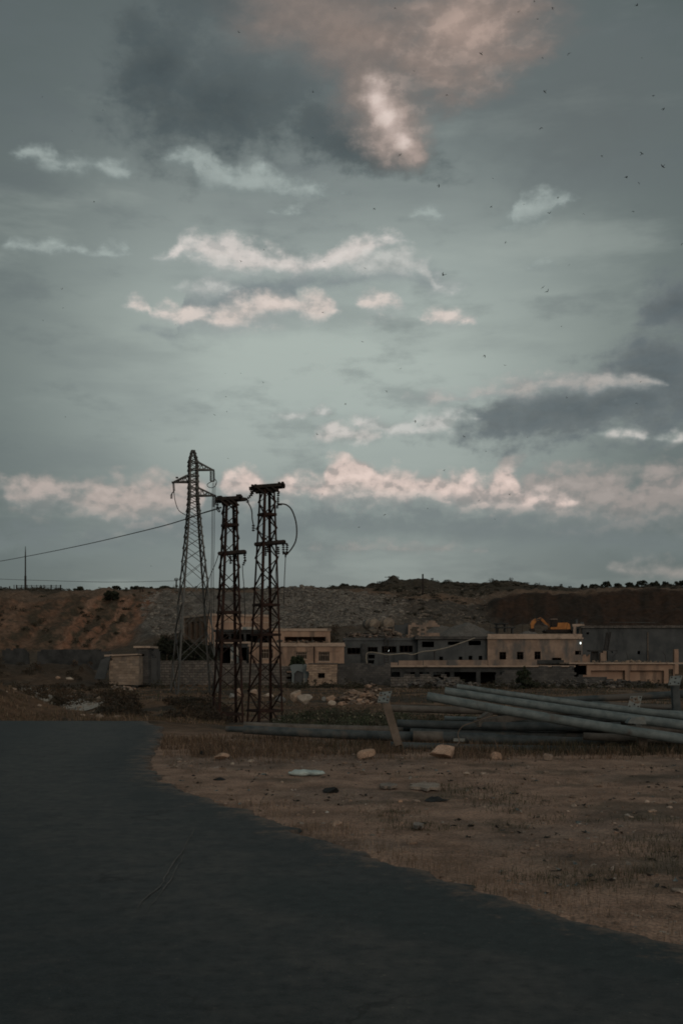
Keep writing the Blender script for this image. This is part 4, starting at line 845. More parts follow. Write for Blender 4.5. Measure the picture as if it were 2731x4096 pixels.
def rusty_tower(label, D, cx0, half_out, half_in, pybase, pytop, ctop, htop, pan_py, hor_py, arm, plat):
    x, zb, zt = X(cx0, D), Z(pybase, D), Z(pytop, D); th = math.degrees(math.atan2(half_in, half_out))
    r = thing('lattice_tower', label, 'lattice tower', (x, D, zb), 'rusty lattice towers')
    k = D / F; Rb, Rt = math.hypot(half_out, half_in) * k, htop / math.cos(R(th)) * k
    pz = [Z(p, D) for p in pan_py]; lean = X(ctop, D) - x
    corner = lattice(r, x, D, -th, [(zb, Rb), (zt, Rt)], pz, .080, .066, M['rust'], M['rust'], lean, [(Z(p, D), .075) for p in hor_py], both=False)
    # the extra half of the bracing on alternate panels
    # ragged head of channel beams
    (ax, ay), (bx, by) = plat; mb = MB(); A, B = P(ax, ay, D), P(bx, by, D); dv = (B - A).normalized()
    for j, oy in enumerate((-.34, -.17, .0, .17, .34)):
        e = random.uniform(-.16, .10), random.uniform(-.10, .16)
        mb.beam(A + Vector((0, oy, random.uniform(-.03, .03))) + dv * e[0], B + Vector((0, oy, random.uniform(-.02, .05))) + dv * e[1], .10, .13)
    mb.beam(A + Vector((.12, 0, -.13)) , B + Vector((-.22, 0, -.16)), .42, .10)
    for f in (.02, .12, .86, .97): mb.beam(A.lerp(B, f) + Vector((0, -.4, .06)), A.lerp(B, f) + Vector((0, .42, .10)), .09, .10)
    for f in (.3, .55, .75): mb.beam(A.lerp(B, f) + Vector((-.16, -.36, -.05)), A.lerp(B, f) + Vector((.16, -.36, -.30)), .05, .06)
    mb.build('head_frame', M['dark_steel'], r)
    (ax, ay), (bx, by) = arm; mb = MB(); A, B = P(ax, ay, D), P(bx, by, D)
    for oy in (-.28, .22): mb.beam(A + Vector((0, oy, 0)), B + Vector((0, oy, 0)), .09, .12)
    mb.beam(A + Vector((.0, -.3, .0)), A + Vector((0, .24, 0)), .07); mb.beam(B + Vector((0, -.3, 0)), B + Vector((0, .24, 0)), .07, .1); mb.build('crossarm', M['dark_steel'], r)
    return r
D2 = 42
T2 = rusty_tower('rusty lattice tower between the tall pylon and the taller rusty one', D2, 910, 69, 31, 2930, 2008, 921, 30,
    [2925, 2856, 2785, 2712, 2640, 2563, 2506, 2450, 2392, 2332, 2272, 2213, 2157, 2101, 2055, 2012], [2856, 2563, 2450, 2101], ((878, 2216), (981, 2208)), ((876, 2001), (966, 1994)))
def ins(parent, pairs, D, r=.075, name='insulator', mat='insulator'):
    for (a, b) in pairs: insulator(MB(), P(*a, D), P(*b, D), r).build(name, M[mat], parent) if False else insulator_build(parent, P(*a, D), P(*b, D), r, name, mat)
def insulator_build(parent, a, b, r, name, mat):
    mb = MB(); insulator(mb, a, b, r); mb.build(name, M[mat], parent)
ins(T2, [((870, 2004), (870, 2034)), ((948, 2016), (946, 2046)), ((946, 2050), (944, 2076)), ((921, 2222), (923, 2256)), ((945, 2222), (949, 2246)), ((978, 2216), (981, 2246)), ((981, 2240), (972, 2262))], D2, .06)
D3 = 44
T3 = rusty_tower('tallest rusty lattice tower with a tilted head, nearest the fallen poles', D3, 1059, 77, 21, 2930, 1962, 1069, 32,
    [2925, 2842, 2766, 2690, 2614, 2539, 2480, 2420, 2358, 2296, 2233, 2170, 2114, 2059, 2010, 1966], [2842, 2539, 2420, 2059], ((1022, 2179), (1139, 2168)), ((1010, 1955), (1136, 1943)))
ins(T3, [((1007, 1962), (1002, 1985)), ((1018, 1962), (1004, 1984)), ((1113, 1962), (1113, 1986)), ((1112, 1988), (1112, 2018)), ((1109, 2020), (1109, 2034)), ((1064, 2186), (1062, 2224)), ((1070, 2186), (1071, 2210)), ((1112, 2186), (1114, 2218)), ((1133, 2176), (1134, 2212)), ((1149, 2176), (1147, 2212))], D3, .065)
mb = MB(); mb.beam(P(1130, 2214, D3), P(1152, 2214, D3), .06, .08); mb.tube([P(1142, 2215, D3), P(1142, 2229, D3)], .035, 6); mb.build('yoke', M['dark_steel'], T3)
MB().beam(P(1128, 2172, D3), P(1151, 2176, D3), .06).build('hanger', M['dark_steel'], T3); MB().tube([P(1109, 2018, D3), P(1128, 2017, D3)], .045, 6).build('clamp', M['dark_steel'], T3)
def cable(name, label, pts, r, D=None, mat='cable', cat='cable', grp=None, sag=0):
    P3 = [P(*p, D) if D else P(*p) for p in pts]
    # smooth the path through the given points
    out = []
    for i in range(len(P3) - 1):
        p0, p1, p2, p3 = P3[max(i - 1, 0)], P3[i], P3[i + 1], P3[min(i + 2, len(P3) - 1)]
        for s_ in range(6):
            t = s_ / 6; out.append(.5 * ((2 * p1) + (p2 - p0) * t + (2 * p0 - 5 * p1 + 4 * p2 - p3) * t * t + (3 * p1 - p0 - 3 * p2 + p3) * t ** 3))
    out.append(P3[-1])
    o = MB().tube(out, r, 6).build(name, M[mat], None, loc=P3[0]); return tag(o, label, cat, grp)
cable('loose_cable', 'thick cable looping out right of the tallest rusty tower', [(1113, 2018), (1131, 2016), (1150, 2022), (1168, 2042), (1183, 2085), (1187, 2130), (1182, 2165), (1168, 2192), (1152, 2212), (1142, 2222)], .030, D3)
cable('loose_cable', 'straight cable hanging below the right crossarm of the tallest rusty tower', [(1142, 2226), (1140, 2270), (1138, 2310), (1137, 2352), (1136, 2420)], .018, D3)
cable('loose_cable', 'curved cable dangling between the two rusty tower heads', [(993, 2012), (1003, 2030), (1008, 2050), (1009, 2075), (1014, 2100)], .026, D3)
mb = MB(); insulator(mb, P(1014, 2098, D3), P(1013, 2126, D3), .07); tag(mb.build('dangling_insulator', M['insulator'], None, loc=P(1014, 2098, D3)), 'dark insulator dangling at the end of the cable between the rusty towers', 'insulator')
mb = MB(); insulator(mb, P(1002, 1985, D3), P(985, 1998, D3), .075); insulator(mb, P(985, 1998, D3), P(966, 1993, D3 - .8), .05, .1); insulator(mb, P(992, 2000, D3), P(990, 2012, D3), .07); tag(mb.build('insulator_link', M['insulator'], None, loc=P(1002, 1985, D3)), 'dark insulator chain strung from the tilted head to the lower tower head', 'insulator')
cable('loose_cable', 'thin wire slanting across the upper part of the tallest rusty tower', [(1019, 2112), (1040, 2130), (1070, 2146), (1100, 2156), (1128, 2170)], .014, D3)
cable('loose_cable', 'thin wire falling beside the right leg of the shorter rusty tower', [(970, 2262), (972, 2300), (976, 2345), (980, 2450), (978, 2500)], .016, D2)
cable('loose_cable', 'thin wire falling inside the right legs of the tallest rusty tower', [(1116, 2222), (1110, 2240), (1103, 2280), (1103, 2340), (1101, 2400)], .014, D3)
def pylon():
    D = 85; x = X(778, D); Zp = lambda p: Z(p, D); k = D / F
    r = thing('tall_pylon', 'tallest galvanised lattice pylon with three crossarms, standing left and farthest back', 'pylon', (x, D, Zp(2803)))
    lv = [(2808, 110), (2318, 60), (2150, 40.5), (1985, 24), (1849, 22.5), (1801, 7.2)]
    lev = [(Zp(p), h / .9 * k) for p, h in lv]
    pan = [2803, 2655, 2525, 2415, 2318, 2246, 2193, 2148, 2111, 2077, 2046, 2020, 1998, 1976, 1953, 1930, 1907, 1884, 1866, 1849, 1832, 1816, 1803]
    c = lattice(r, x, D, -26, lev, [Zp(p) for p in pan], .115, .085, M['galv'], M['galv'], X(773, D) - x, [(Zp(p), .07) for p in (1983, 1953, 1927, 1903, 1879, 1849, 1803)])
    def arm(bx, tip, z0, z1, name='crossarm'):
        mb = MB(); T = P(*tip, D)
        for oy in (-.32, .32):
            t, b = P(bx, z0, D) + Vector((0, oy, 0)), P(bx, z1, D) + Vector((0, oy, 0))
            mb.beam(t, T, .09, .1); mb.beam(b, T, .10, .11)
            for f, g in ((.18, .0), (.18, .36), (.5, .36), (.5, .66), (.75, .66)): mb.beam(t.lerp(T, f), b.lerp(T, g), .05)
        mb.beam(T - Vector((0, .2, 0)), T + Vector((0, .2, 0)), .1)
        mb.build(name, M['galv'], r)
    arm(794, (855, 1881), 1850, 1879); arm(752, (691, 1930), 1903, 1928); arm(796, (862, 1983), 1953, 1983)
    MB().box(X(704, D), X(713, D), D - .1, D + .1, Zp(1913), Zp(1908)).build('peg', M['dark_steel'], r)
    ins(r, [((844, 1885), (844, 1924)), ((855, 1885), (856, 1924)), ((694, 1932), (697, 1964)), ((855, 1986), (855, 2028)), ((862, 1986), (862, 2020)), ((687, 1978), (686, 1995))], D, .11)
    MB().beam(P(842, 1925, D), P(858, 1925, D), .1).build('yoke', M['galv'], r); MB().tube([P(697, 1964, D), P(690, 1972, D), P(686, 1980, D)], .05, 6).build('clamp', M['galv'], r)
    cable('hanging_wire', 'looped wire hanging from the left crossarm of the tall pylon', [(696, 1962), (699, 1990), (706, 2020), (718, 2044), (745, 2061)], .030, D - .5)
    cable('hanging_wire', 'curl of wire under the upper right crossarm of the tall pylon', [(850, 1926), (836, 1932), (829, 1940), (836, 1949), (852, 1950), (864, 1940), (866, 1925), (858, 1915)], .028, D - .6)
    for i, (px, b, lb) in enumerate(((850, 2345, 'leftmost of the wires hanging from the right crossarms of the tall pylon'), (855, 2330, 'middle wire hanging from the right crossarms of the tall pylon'), (861, 2300, 'rightmost of the wires hanging from the right crossarms of the tall pylon'))):
        cable('hanging_wire', lb, [(px + 1, 1930), (px - 2, 2060), (px - 3, 2180), (px - 6, b), (px - 12 + 4 * i, b + 250)], .020, D - .6)
    cable('hanging_wire', 'slanting wire running down from the shorter rusty tower past the tall pylon', [(876, 2215, 60), (858, 2265, 68), (842, 2300, 76), (832, 2340, 84), (828, 2420, 84.5)], .022)
    cable('power_line', 'long power line coming in from the left to the shorter rusty tower', [(-500, 2310, 190), (-250, 2282, 160), (0, 2245, 132), (300, 2187, 105), (600, 2117, 82), (745, 2076, 66), (803, 2055, 57), (863, 2037, 48), (884, 2030, 43)], .034)
    cable('power_line', 'short slack loop of wire at the left of the shorter rusty tower head', [(866, 2034), (874, 2046), (880, 2046), (876, 2038), (868, 2030)], .022, 42.4)
    for k_ in range(4):
        cc = c(k_, Zp(2803)); MB().box(cc.x - .3, cc.x + .3, cc.y - .3, cc.y + .3, cc.z - .8, cc.z + .22).build('footing', M['grey_render'], r)
pylon()

# ------------------------------------------------------------------ things along the ridge
def ridge():
    D = 228
    gz = lambda px, D: tz(X(px, D), D)
    r = thing('radio_mast', 'thin mast with a thicker foot standing on the ridge at the far left', 'mast', (X(103, D), D, gz(103, D)))
    MB().tube([(X(103, D), D, gz(103, D) - .5), (X(103, D), D, Z(2303, D))], .22, 8).build('lower_tube', M['dark_steel'], r)
    MB().tube([(X(103, D), D, Z(2303, D)), (X(103, D), D, Z(2222, D)), (X(103, D), D, Z(2185, D))], [.15, .13, .05], 8).build('upper_tube', M['dark_steel'], r)
    f = thing('ridge_fence', 'low dark mesh fence along the ridge top around the mast', 'fence', (X(150, D), D, gz(150, D)))
    top = lambda px: Z(2341, D)
    pxs = [52, 62, 82, 104, 122, 143, 159, 172, 201, 221, 239]
    for px in pxs: MB().beam((X(px, D), D + 1, gz(px, D) - 1), (X(px, D), D + 1, top(px) + .15), .22 if px in (62, 201, 239) else .12).build('post', M['dark_steel'], f)
    mb = MB()
    for z in (0, -.45, -.9): mb.beam((X(62, D), D + 1, top(0) + z), (X(239, D), D + 1, top(0) + z), .05)
    for i in range(60): px = 62 + 177 * i / 60; mb.beam((X(px, D), D + 1, top(0)), (X(px, D), D + 1, top(0) - 1.2), .025)
    mb.build('mesh_panel', M['dark_steel'], f)
    for px, t, D, lb in ((706, 2316, 235, 'utility pole with a round head on the ridge behind the tall pylon'), (1690, 2296, 205, 'bare dark pole standing alone on the hill above the ruins'), (5, 2345, 236, 'short stub post on the ridge at the left edge'), (40, 2345, 237, 'short stub post on the ridge left of the fence')):
        o = MB().tube([(X(px, D), D, min(gz(px, D), Z(2395, D) if px == 1690 else 99) - .6), (X(px, D), D, Z(t, D))], .16, 6)
        if px == 706:
            c = P(706, 2318, D); o.tube([c + Vector((math.cos(a) * .42, 0, math.sin(a) * .30)) for a in np.linspace(0, 2 * math.pi, 13)], .07, 6); o.beam(c - Vector((.4, 0, 0)), c + Vector((.4, 0, 0)), .08)
        tag(o.build('utility_pole', M['dark_steel'], None, loc=(X(px, D), D, gz(px, D))), lb, 'pole')
    cable('power_line', 'faint thin wire low across the sky above the left ridge', [(-300, 2300, 236), (0, 2316, 236), (180, 2322, 236), (400, 2328, 235), (560, 2327, 235), (706, 2323, 235)], .04)
ridge()

# ------------------------------------------------------------------ the heap of fallen poles
def pole(label, a, b, Da, Db, ra, rb, mat, cap='pole_dark', name='steel_pole', socket=False, plate=None):
    """hollow tapering pole between two points given as photo pixel + distance; ra, rb radii in metres"""
    A, B = P(*a, Da), P(*b, Db); d = (B - A).normalized()
    r = thing(name, label, 'pole', A, 'poles in the heap')
    mb = MB(); n = 20; L = (B - A).length
    ks = [0, .12, .3, .5, .7, .88, 1]; pts = [A.lerp(B, k) + Vector((0, 0, math.sin(k * math.pi) * -.006 * L)) for k in ks]
    mb.tube(pts, [ra + (rb - ra) * k for k in ks], n, caps=False)
    mb.tube([A, A + d * .004, A + d * .35], [ra, ra * .86, ra * .84], n, caps=False); mb.tube([B, B - d * .004, B - d * .35], [rb, rb * .86, rb * .84], n, caps=False)
    mb.tube([A + d * .34, A + d * .36], ra * .85, n); mb.tube([B - d * .34, B - d * .36], rb * .85, n)
    mb.build('shaft', M[mat], r)
    if socket:      # swaged narrower end
        MB().tube([A - d * .38, A - d * .36, A + d * .02], [ra * .60, ra * .68, ra * .70], n).build('socket_end', M[mat], r)
    if plate:       # a strap riveted round the shaft
        f, w = plate; c = A.lerp(B, f); MB().tube([c - d * w, c + d * w], (ra + (rb - ra) * f) * 1.04, n).build('strap', M['pole_brown'], r)
    return r
k20 = 21 / F
pole('long dark pole lying lowest at the left with a narrow socket end in the grass', (975, 2918), (1980, 2953), 22.6, 21.9, .088, .108, 'pole_dark', socket=True)
pole('brown pole behind the long dark one, its end just above it at the left', (976, 2900), (1760, 2921), 23.4, 23.0, .070, .085, 'pole_brown')
pole('bottom front pole starting at the foot of the leaning post', (1561, 2982), (2900, 3003), 21.2, 20.9, .076, .092, 'pole_dark')
pole('patchy thick pole second from the bottom whose pale end shows right of the leaning post', (1687, 2945), (2900, 2975), 21.9, 21.5, .104, .088, 'pole_dark', plate=(.02, .3))
pole('brown and dark pole at middle height right of the leaning post', (1588, 2893), (2480, 2908), 22.6, 22.0, .080, .098, 'pole_dark')
pole('upper brown pole running level behind the leaning post', (1560, 2833), (2370, 2846), 23.0, 22.9, .074, .086, 'pole_brown')
pole('thin grey pole tucked between the level poles in the middle of the heap', (1776, 2874), (2600, 2886), 23.6, 23.4, .055, .075, 'pole_blue')
pole('dull pole sunk between the two lowest poles', (1640, 2925), (2760, 2946), 22.5, 22.2, .07, .08, 'pole_dark')
pole('front slanting blue grey pole, lowest and nearest of the three raised on the heap', (1708, 2785), (2900, 2982), 21.2, 20.3, .088, .102, 'pole_blue')
pole('middle slanting blue grey pole of the three raised on the heap', (1778, 2763), (2900, 2922), 21.8, 21.0, .078, .102, 'pole_blue')
pole('rear slanting blue grey pole, topmost of the three raised on the heap', (1826, 2745), (2900, 2884), 22.5, 21.8, .052, .085, 'pole_blue')
pole('dark pole behind the heap rising gently towards the right edge', (2120, 2802), (2860, 2768), 24.6, 23.6, .058, .092, 'pole_dark')
pole('short dark pole behind the middle bolted plate', (2364, 2812), (2700, 2830), 24.0, 23.8, .050, .066, 'pole_dark')
pole('pale grey pole right of the middle bolted plate near the edge', (2561, 2846), (2900, 2862), 22.6, 22.4, .062, .07, 'pole_blue')
pole('small pole end poking out low at the right edge under the slanting poles', (2330, 2872), (2900, 2896), 23.2, 22.9, .06, .08, 'pole_dark')
pole('dark pole just under the brown and dark one, right of the leaning post', (1612, 2912), (2700, 2930), 22.9, 22.7, .062, .085, 'pole_dark')
pole('brown pole showing under the front slanting pole near the right', (2060, 2905), (2900, 2925), 22.4, 22.1, .070, .09, 'pole_brown')
pole('lowest dark pole lying in the grass at the right', (2150, 3006), (2900, 3022), 21.0, 20.8, .070, .085, 'pole_dark')
pole('grey brown pole low behind the front slanting pole at the right', (2330, 2945), (2900, 2962), 21.3, 21.1, .075, .085, 'pole_brown')
pole('dark pole under the raised poles level with the short bolted post', (1990, 2858), (2900, 2880), 23.5, 23.2, .06, .08, 'pole_dark')
def plated_post(label, quad, foot, D, width, mat, bolts=6):
    # post with a bolted base plate at its end, the plate tilted towards the viewer
    q = [P(a, b, D - dd) for a, b, dd in quad]; c = sum(q, Vector()) / 4
    nrm = (q[1] - q[0]).cross(q[3] - q[0]).normalized()
    if nrm.y > 0: nrm = -nrm
    f0, f1 = P(*foot[0], D + .05), P(*foot[1], D + foot[2])
    r = thing('bolted_post', label, 'post', f1, 'posts with bolted plates')
    mb = MB(); mb.beam(f0, f1, width, width * .9, up=(0, -1, .1)); mb.build('post', M[mat], r)
    pl = MB().poly(q, -nrm * .03).build('base_plate', M['plate'], r)
    for u, v in ((.15, .15), (.85, .15), (.85, .85), (.15, .85), (.5, .3), (.5, .7))[:bolts]:
        p = (q[0] * (1 - u) + q[1] * u) * (1 - v) + (q[3] * (1 - u) + q[2] * u) * v; MB().tube([p - nrm * .002, p + nrm * .012], .015, 8).build('bolt', M['dark_steel'], pl)
    return r
plated_post('leaning brown post with a pale bolted plate left of the pole heap', [(1518, 2769, .30), (1567, 2763, .30), (1553, 2809, .55), (1509, 2807, .55)], ((1541, 2806), (1594, 2985), -.25), 21.0, .15, 'timber')
plated_post('short post with a pale bolted plate among the slanting poles', [(2520, 2784, .1), (2567, 2783, .1), (2556, 2834, .2), (2507, 2832, .2)], ((2540, 2830), (2550, 2905), .2), 22.2, .11, 'plate')
plated_post('dark upright post with a pale bolted plate at the right edge', [(2679, 2705, .1), (2727, 2702, .1), (2717, 2740, .3), (2670, 2739, .3)], ((2697, 2738), (2712, 2990), .1), 22.8, .15, 'pole_dark')
o = MB().poly([P(*p, 20.7) for p in ((2508, 2893), (2524, 2871), (2576, 2866), (2583, 2898))], (0, .22, 0)).build('concrete_wedge', M['stone_grey'], None, loc=P(2545, 2896, 20.7)); tag(o, 'grey brown wedge of concrete resting on the front slanting pole', 'block'); o.data.materials[0] = M['plate']
o = MB().beam(P(2562, 2925, 20.85), P(2571, 3004, 20.85), .17, .15, up=(0, -1, 0)).build('timber_post', M['timber'], None, loc=P(2570, 3004, 20.85)); tag(o, 'short timber post propping the right end of the pole heap', 'post')
o = MB().beam(P(1903, 2894, 22.3), P(2106, 2862, 23.3), .16, .14).beam(P(1915, 2880, 22.4), P(1960, 2848, 22.9), .1, .1).build('steel_bracket', M['pole_brown'], None, loc=P(2000, 2880, 22.8)); tag(o, 'brown steel bracket caught between the poles in the middle of the heap', 'bracket')
o = MB().beam(P(2120, 3028, 20.6), P(1815, 3020, 20.7), .09, .09).build('kerb_stone', M['plate'], None, loc=P(1960, 3024, 20.6)); tag(o, 'grey strip of concrete lying in the grass before the lowest pole', 'block')
cable('rusty_wire', 'thin rusty wire looping over the poles in the middle of the heap', [(1985, 2862, 20.9), (1940, 2872, 20.8), (1890, 2890, 20.75), (1850, 2905, 20.7), (1830, 2935, 20.7), (1836, 2965, 20.7), (1820, 2985, 20.65)], .010, mat='timber', cat='wire')
o = MB().poly([P(*p, 21.1) for p in ((1813, 2953), (1858, 2954), (1857, 2966), (1812, 2965))], (0, .02, 0)).build('bracket_plate', M['plate'], None, loc=P(1835, 2960, 21.1)); tag(o, 'small bolted bracket plate on the thick pole near the cracked stone', 'bracket')
cable('pale_cable', 'pale cable sagging across the front of the grey workshop up to the hall roof', [(1467, 2656, 114.4), (1468, 2612, 114.4), (1518, 2613, 114.4), (1548, 2619, 114.4), (1616, 2614, 114.4), (1650, 2618, 114.4), (1690, 2606, 114.4), (1731, 2602, 114.4), (1780, 2592, 114.4), (1830, 2576, 114.4), (1898, 2552, 115.0)], .055, mat='rope')

# ------------------------------------------------------------------ rocks
def ico(sub):
    bm = bmesh.new(); bmesh.ops.create_icosphere(bm, subdivisions=sub, radius=1); v = np.array([p.co[:] for p in bm.verts]); f = np.array([[q.index for q in g.verts] for g in bm.faces]); bm.free(); return v, f
ICO = {1: ico(1), 2: ico(2), 3: ico(3), 4: ico(4)}
def rock_shape(sub, seed, cuts=9, lo=.45):
    g = np.random.default_rng(seed); v, f = ICO[sub]; v = v.copy()
    for _ in range(cuts):
        n = g.normal(size=3); n /= np.linalg.norm(n); d = g.uniform(lo, .9); pr = v @ n; v -= np.outer(np.clip(pr - d, 0, None), n)
    return v, f
def rock(name, label, cat, px0, px1, py0, py1, D, col, depth=.7, seed=0, cuts=10, tilt=0, group=None, sub=3, rough=.04, flat=False):
    if D < 24: D = EYE * F / (py1 - 5 - HY)
    v, f = rock_shape(sub, seed, cuts); v = v / np.abs(v).max(0)
    v += (fbm(v[:, 0] * 3 + seed, v[:, 1] * 3 + v[:, 2] * 2, seed)[:, None] - .5) * v * rough * 4
    w, h = (px1 - px0) / 2 * D / F, (py1 - py0) / 2 * D / F
    v = v * (w, w * depth, h); c = P((px0 + px1) / 2, (py0 + py1) / 2, D)
    if tilt: a = R(tilt); v = np.c_[v[:, 0] * math.cos(a) - v[:, 2] * math.sin(a), v[:, 1], v[:, 0] * math.sin(a) + v[:, 2] * math.cos(a)]
    cc = np.array(col)[None] * (.8 + .4 * fbm(v[:, 0] * 4 / w, v[:, 2] * 4 / w, seed + 5)[:, None])
    o = mesh_np(name, v, f, M['rock'], cc, smooth=False); o.location = c; return tag(o, label, cat, group)
TAN, PALE, GREYR = (.40, .285, .215), (.46, .40, .34), (.25, .26, .255)
rock('stone', 'tilted pale slab of stone sticking out of the dry grass left of the cracked stone', 'stone', 1425, 1502, 2994, 3040, 19.8, TAN, .5, 3, 7, 24)
rock('stone', 'large cracked pinkish stone at the foot of the pole heap', 'stone', 1713, 1820, 2976, 3038, 20.1, (.44, .32, .25), .8, 11, 16, 0, rough=.09)
rock('stone', 'squared tan stone by the lowest pole, right of the cracked stone', 'stone', 1960, 2010, 3006, 3042, 20.3, TAN, .7, 15, 12)
rock('stone', 'grey brown stone in dark grass under the heap, near the right', 'stone', 2170, 2218, 3012, 3046, 20.3, (.24, .19, .155), .7, 18, 9)
rock('stone', 'smooth tan stone at the edge of the dry grass left of the white sack', 'stone', 857, 919, 3010, 3042, 19.6, TAN, .8, 21, 8)
rock('stone', 'small white stone just left of the sack in the grass edge', 'stone', 989, 1018, 3036, 3052, 19.2, PALE, .8, 24, 8, sub=2)
rock('stone', 'little pale stone below the smooth tan one', 'stone', 923, 942, 3049, 3062, 18.8, PALE, .8, 26, 8, sub=2)
rock('stone', 'small orange tan stone standing on the bare gravel', 'stone', 1588, 1609, 3194, 3217, 13.8, (.46, .31, .22), .8, 28, 8, sub=2)
rock('stone', 'flat pale stone on the gravel below the squared tan stone', 'stone', 1853, 1880, 3086, 3104, 17.2, PALE, .9, 31, 8, sub=2)
rock('stone', 'small white stone near the asphalt edge in the middle', 'stone', 1300, 1316, 3244, 3256, 12.6, (.5, .5, .47), .8, 33, 8, sub=2)
rock('stone', 'small grey upright stone on the gravel right of the sack', 'stone', 1629, 1646, 3104, 3124, 16.6, (.33, .32, .30), .8, 35, 8, sub=2)
def scrap(label, px0, px1, py, D0, depth, col, seed, thick=.035, n=17):
    D = EYE * F / (py - HY); c = P((px0 + px1) / 2, py, D); c.z = tz(c.x, D) + .004; g = random.Random(seed); hw = (px1 - px0) / 2 * D / F
    pts = [(c.x + math.cos(2 * math.pi * i / n) * hw * g.uniform(.55, 1.05), D + math.sin(2 * math.pi * i / n) * depth * g.uniform(.5, 1.05), c.z + .012) for i in range(n)]
    mb = MB().poly(pts, (0, 0, thick)); me = mb.build('concrete_scrap', M['rock'], None, loc=c)
    at = me.data.color_attributes.new('albedo', 'FLOAT_COLOR', 'POINT'); at.data.foreach_set('color', np.tile((*col, 1.0), (len(me.data.vertices), 1)).astype(np.float32).ravel()); tag(me, label, 'slab')
scrap('flat broken sheet of pale concrete lying on the gravel', 1618, 1770, 3156, 15, .45, (.33, .285, .245), 5)
scrap('thin grey scrap of concrete left of the pale broken sheet', 1508, 1600, 3152, 15, .3, (.24, .21, .185), 9)
scrap('small dull shard of concrete on the gravel near the dark clump of grass', 1640, 1700, 3318, 11, .15, (.24, .22, .2), 12)
rock('boulder', 'big pale boulder with a grey split face in front of the stone hut', 'boulder', 1160, 1215, 2756, 2812, 62, (.44, .35, .28), .8, 41, 9)
rock('boulder', 'broad slanting boulder leaning right beside the big pale one', 'boulder', 1188, 1252, 2768, 2818, 61.5, (.38, .35, .31), .8, 44, 9, -22)
rock('boulder', 'tan boulder seen between the legs of the two rusty towers', 'boulder', 942, 978, 2752, 2792, 66, (.40, .30, .24), .8, 47, 9)
rock('boulder', 'tan boulder seen through the base of the tallest rusty tower', 'boulder', 1000, 1038, 2756, 2786, 66, (.42, .32, .26), .8, 49, 9)
rock('boulder', 'grey boulder low on the left of the tan one between the rusty towers', 'boulder', 908, 950, 2772, 2794, 64, GREYR, .8, 52, 9)
rock('boulder', 'pale squared boulder behind the right leg of the tallest rusty tower', 'boulder', 1052, 1094, 2772, 2796, 65, PALE, .8, 54, 11)
rock('boulder', 'dark grey boulder just right of the tallest rusty tower', 'boulder', 1098, 1146, 2782, 2812, 63, (.17, .18, .18), .8, 57, 9)
rock('boulder', 'tan boulder at the left foot of the rubble heap', 'boulder', 1302, 1346, 2780, 2812, 64, TAN, .8, 59, 9)
rock('boulder', 'pale round boulder lowest at the left foot of the rubble heap', 'boulder', 1310, 1344, 2800, 2826, 60, PALE, .8, 61, 8)
rock('boulder', 'small grey boulder left of the rubble heap', 'boulder', 1286, 1308, 2786, 2806, 64, GREYR, .8, 63, 8, sub=2)
rock('boulder', 'small tan boulder in front of the rubble heap', 'boulder', 1348, 1374, 2806, 2824, 60, TAN, .8, 65, 8, sub=2)
rock('stone', 'pale block lying in the field left of the stone shed', 'stone', 262, 298, 2708, 2722, 90, PALE, .6, 67, 9, sub=2)
rock('stone', 'round pale stone on the dark bank left of the pale block', 'stone', 224, 244, 2702, 2718, 88, TAN, .8, 69, 9, sub=2)
o = rock('sack', 'pale blue white woven sack lying slumped on the gravel', 'sack', 1152, 1302, 3078, 3106, 17.6, (1, 1, 1), .5, 71, 0, 0, rough=.02)
o.data.materials.clear(); o.data.materials.append(M['sack'])
for vtx in o.data.vertices:       # two slumped lobes with a pinched waist and a torn end
    x = vtx.co.x / .28; p = 1 - .36 * math.exp(-((x - .12) / .16) ** 2); p *= 1.04 if x < .1 else .86
    vtx.co.z = vtx.co.z * p + (.012 * math.sin(x * 17) * (1 if vtx.co.z > 0 else 0)); vtx.co.y *= p; vtx.co.z = max(vtx.co.z, -.05)
for pl in o.data.polygons: pl.use_smooth = True
def rag(label, px0, px1, py0, py1, D, seed, mat='dark_room', cat='debris', name='rag'):
    o = rock(name, label, cat, px0, px1, py0, py1, D, (1, 1, 1), .8, seed, 12, rough=.05); o.data.materials.clear(); o.data.materials.append(M[mat])
    w = max(abs(v.co.x) for v in o.data.vertices); h = max(abs(v.co.z) for v in o.data.vertices)
    for v in o.data.vertices:      # folds and a low trailing skirt
        u, q = v.co.x / w, v.co.y / w; k = float(fbm(np.array([u * 2.4 + seed]), np.array([q * 2.4]), seed, 3)[0])
        v.co.z = (v.co.z * (.35 + 1.5 * k * (1 - abs(u) ** 1.5))) if v.co.z > 0 else v.co.z; v.co.x *= .8 + .5 * k; v.co.y *= .7 + .6 * k
    return o
rag('crumpled dark green cloth lying on the gravel below the sack', 1290, 1368, 3148, 3172, 15.3, 73)
rag('small black lump of debris on the gravel near the road bend', 852, 900, 3110, 3126, 16.4, 75)
rag('dark bag half hidden in grass left of the smooth tan stone', 798, 820, 2998, 3026, 19.9, 77)
rag('low black heap of scraps on the gravel below the pale concrete sheet', 1700, 1796, 3186, 3213, 14.0, 79)

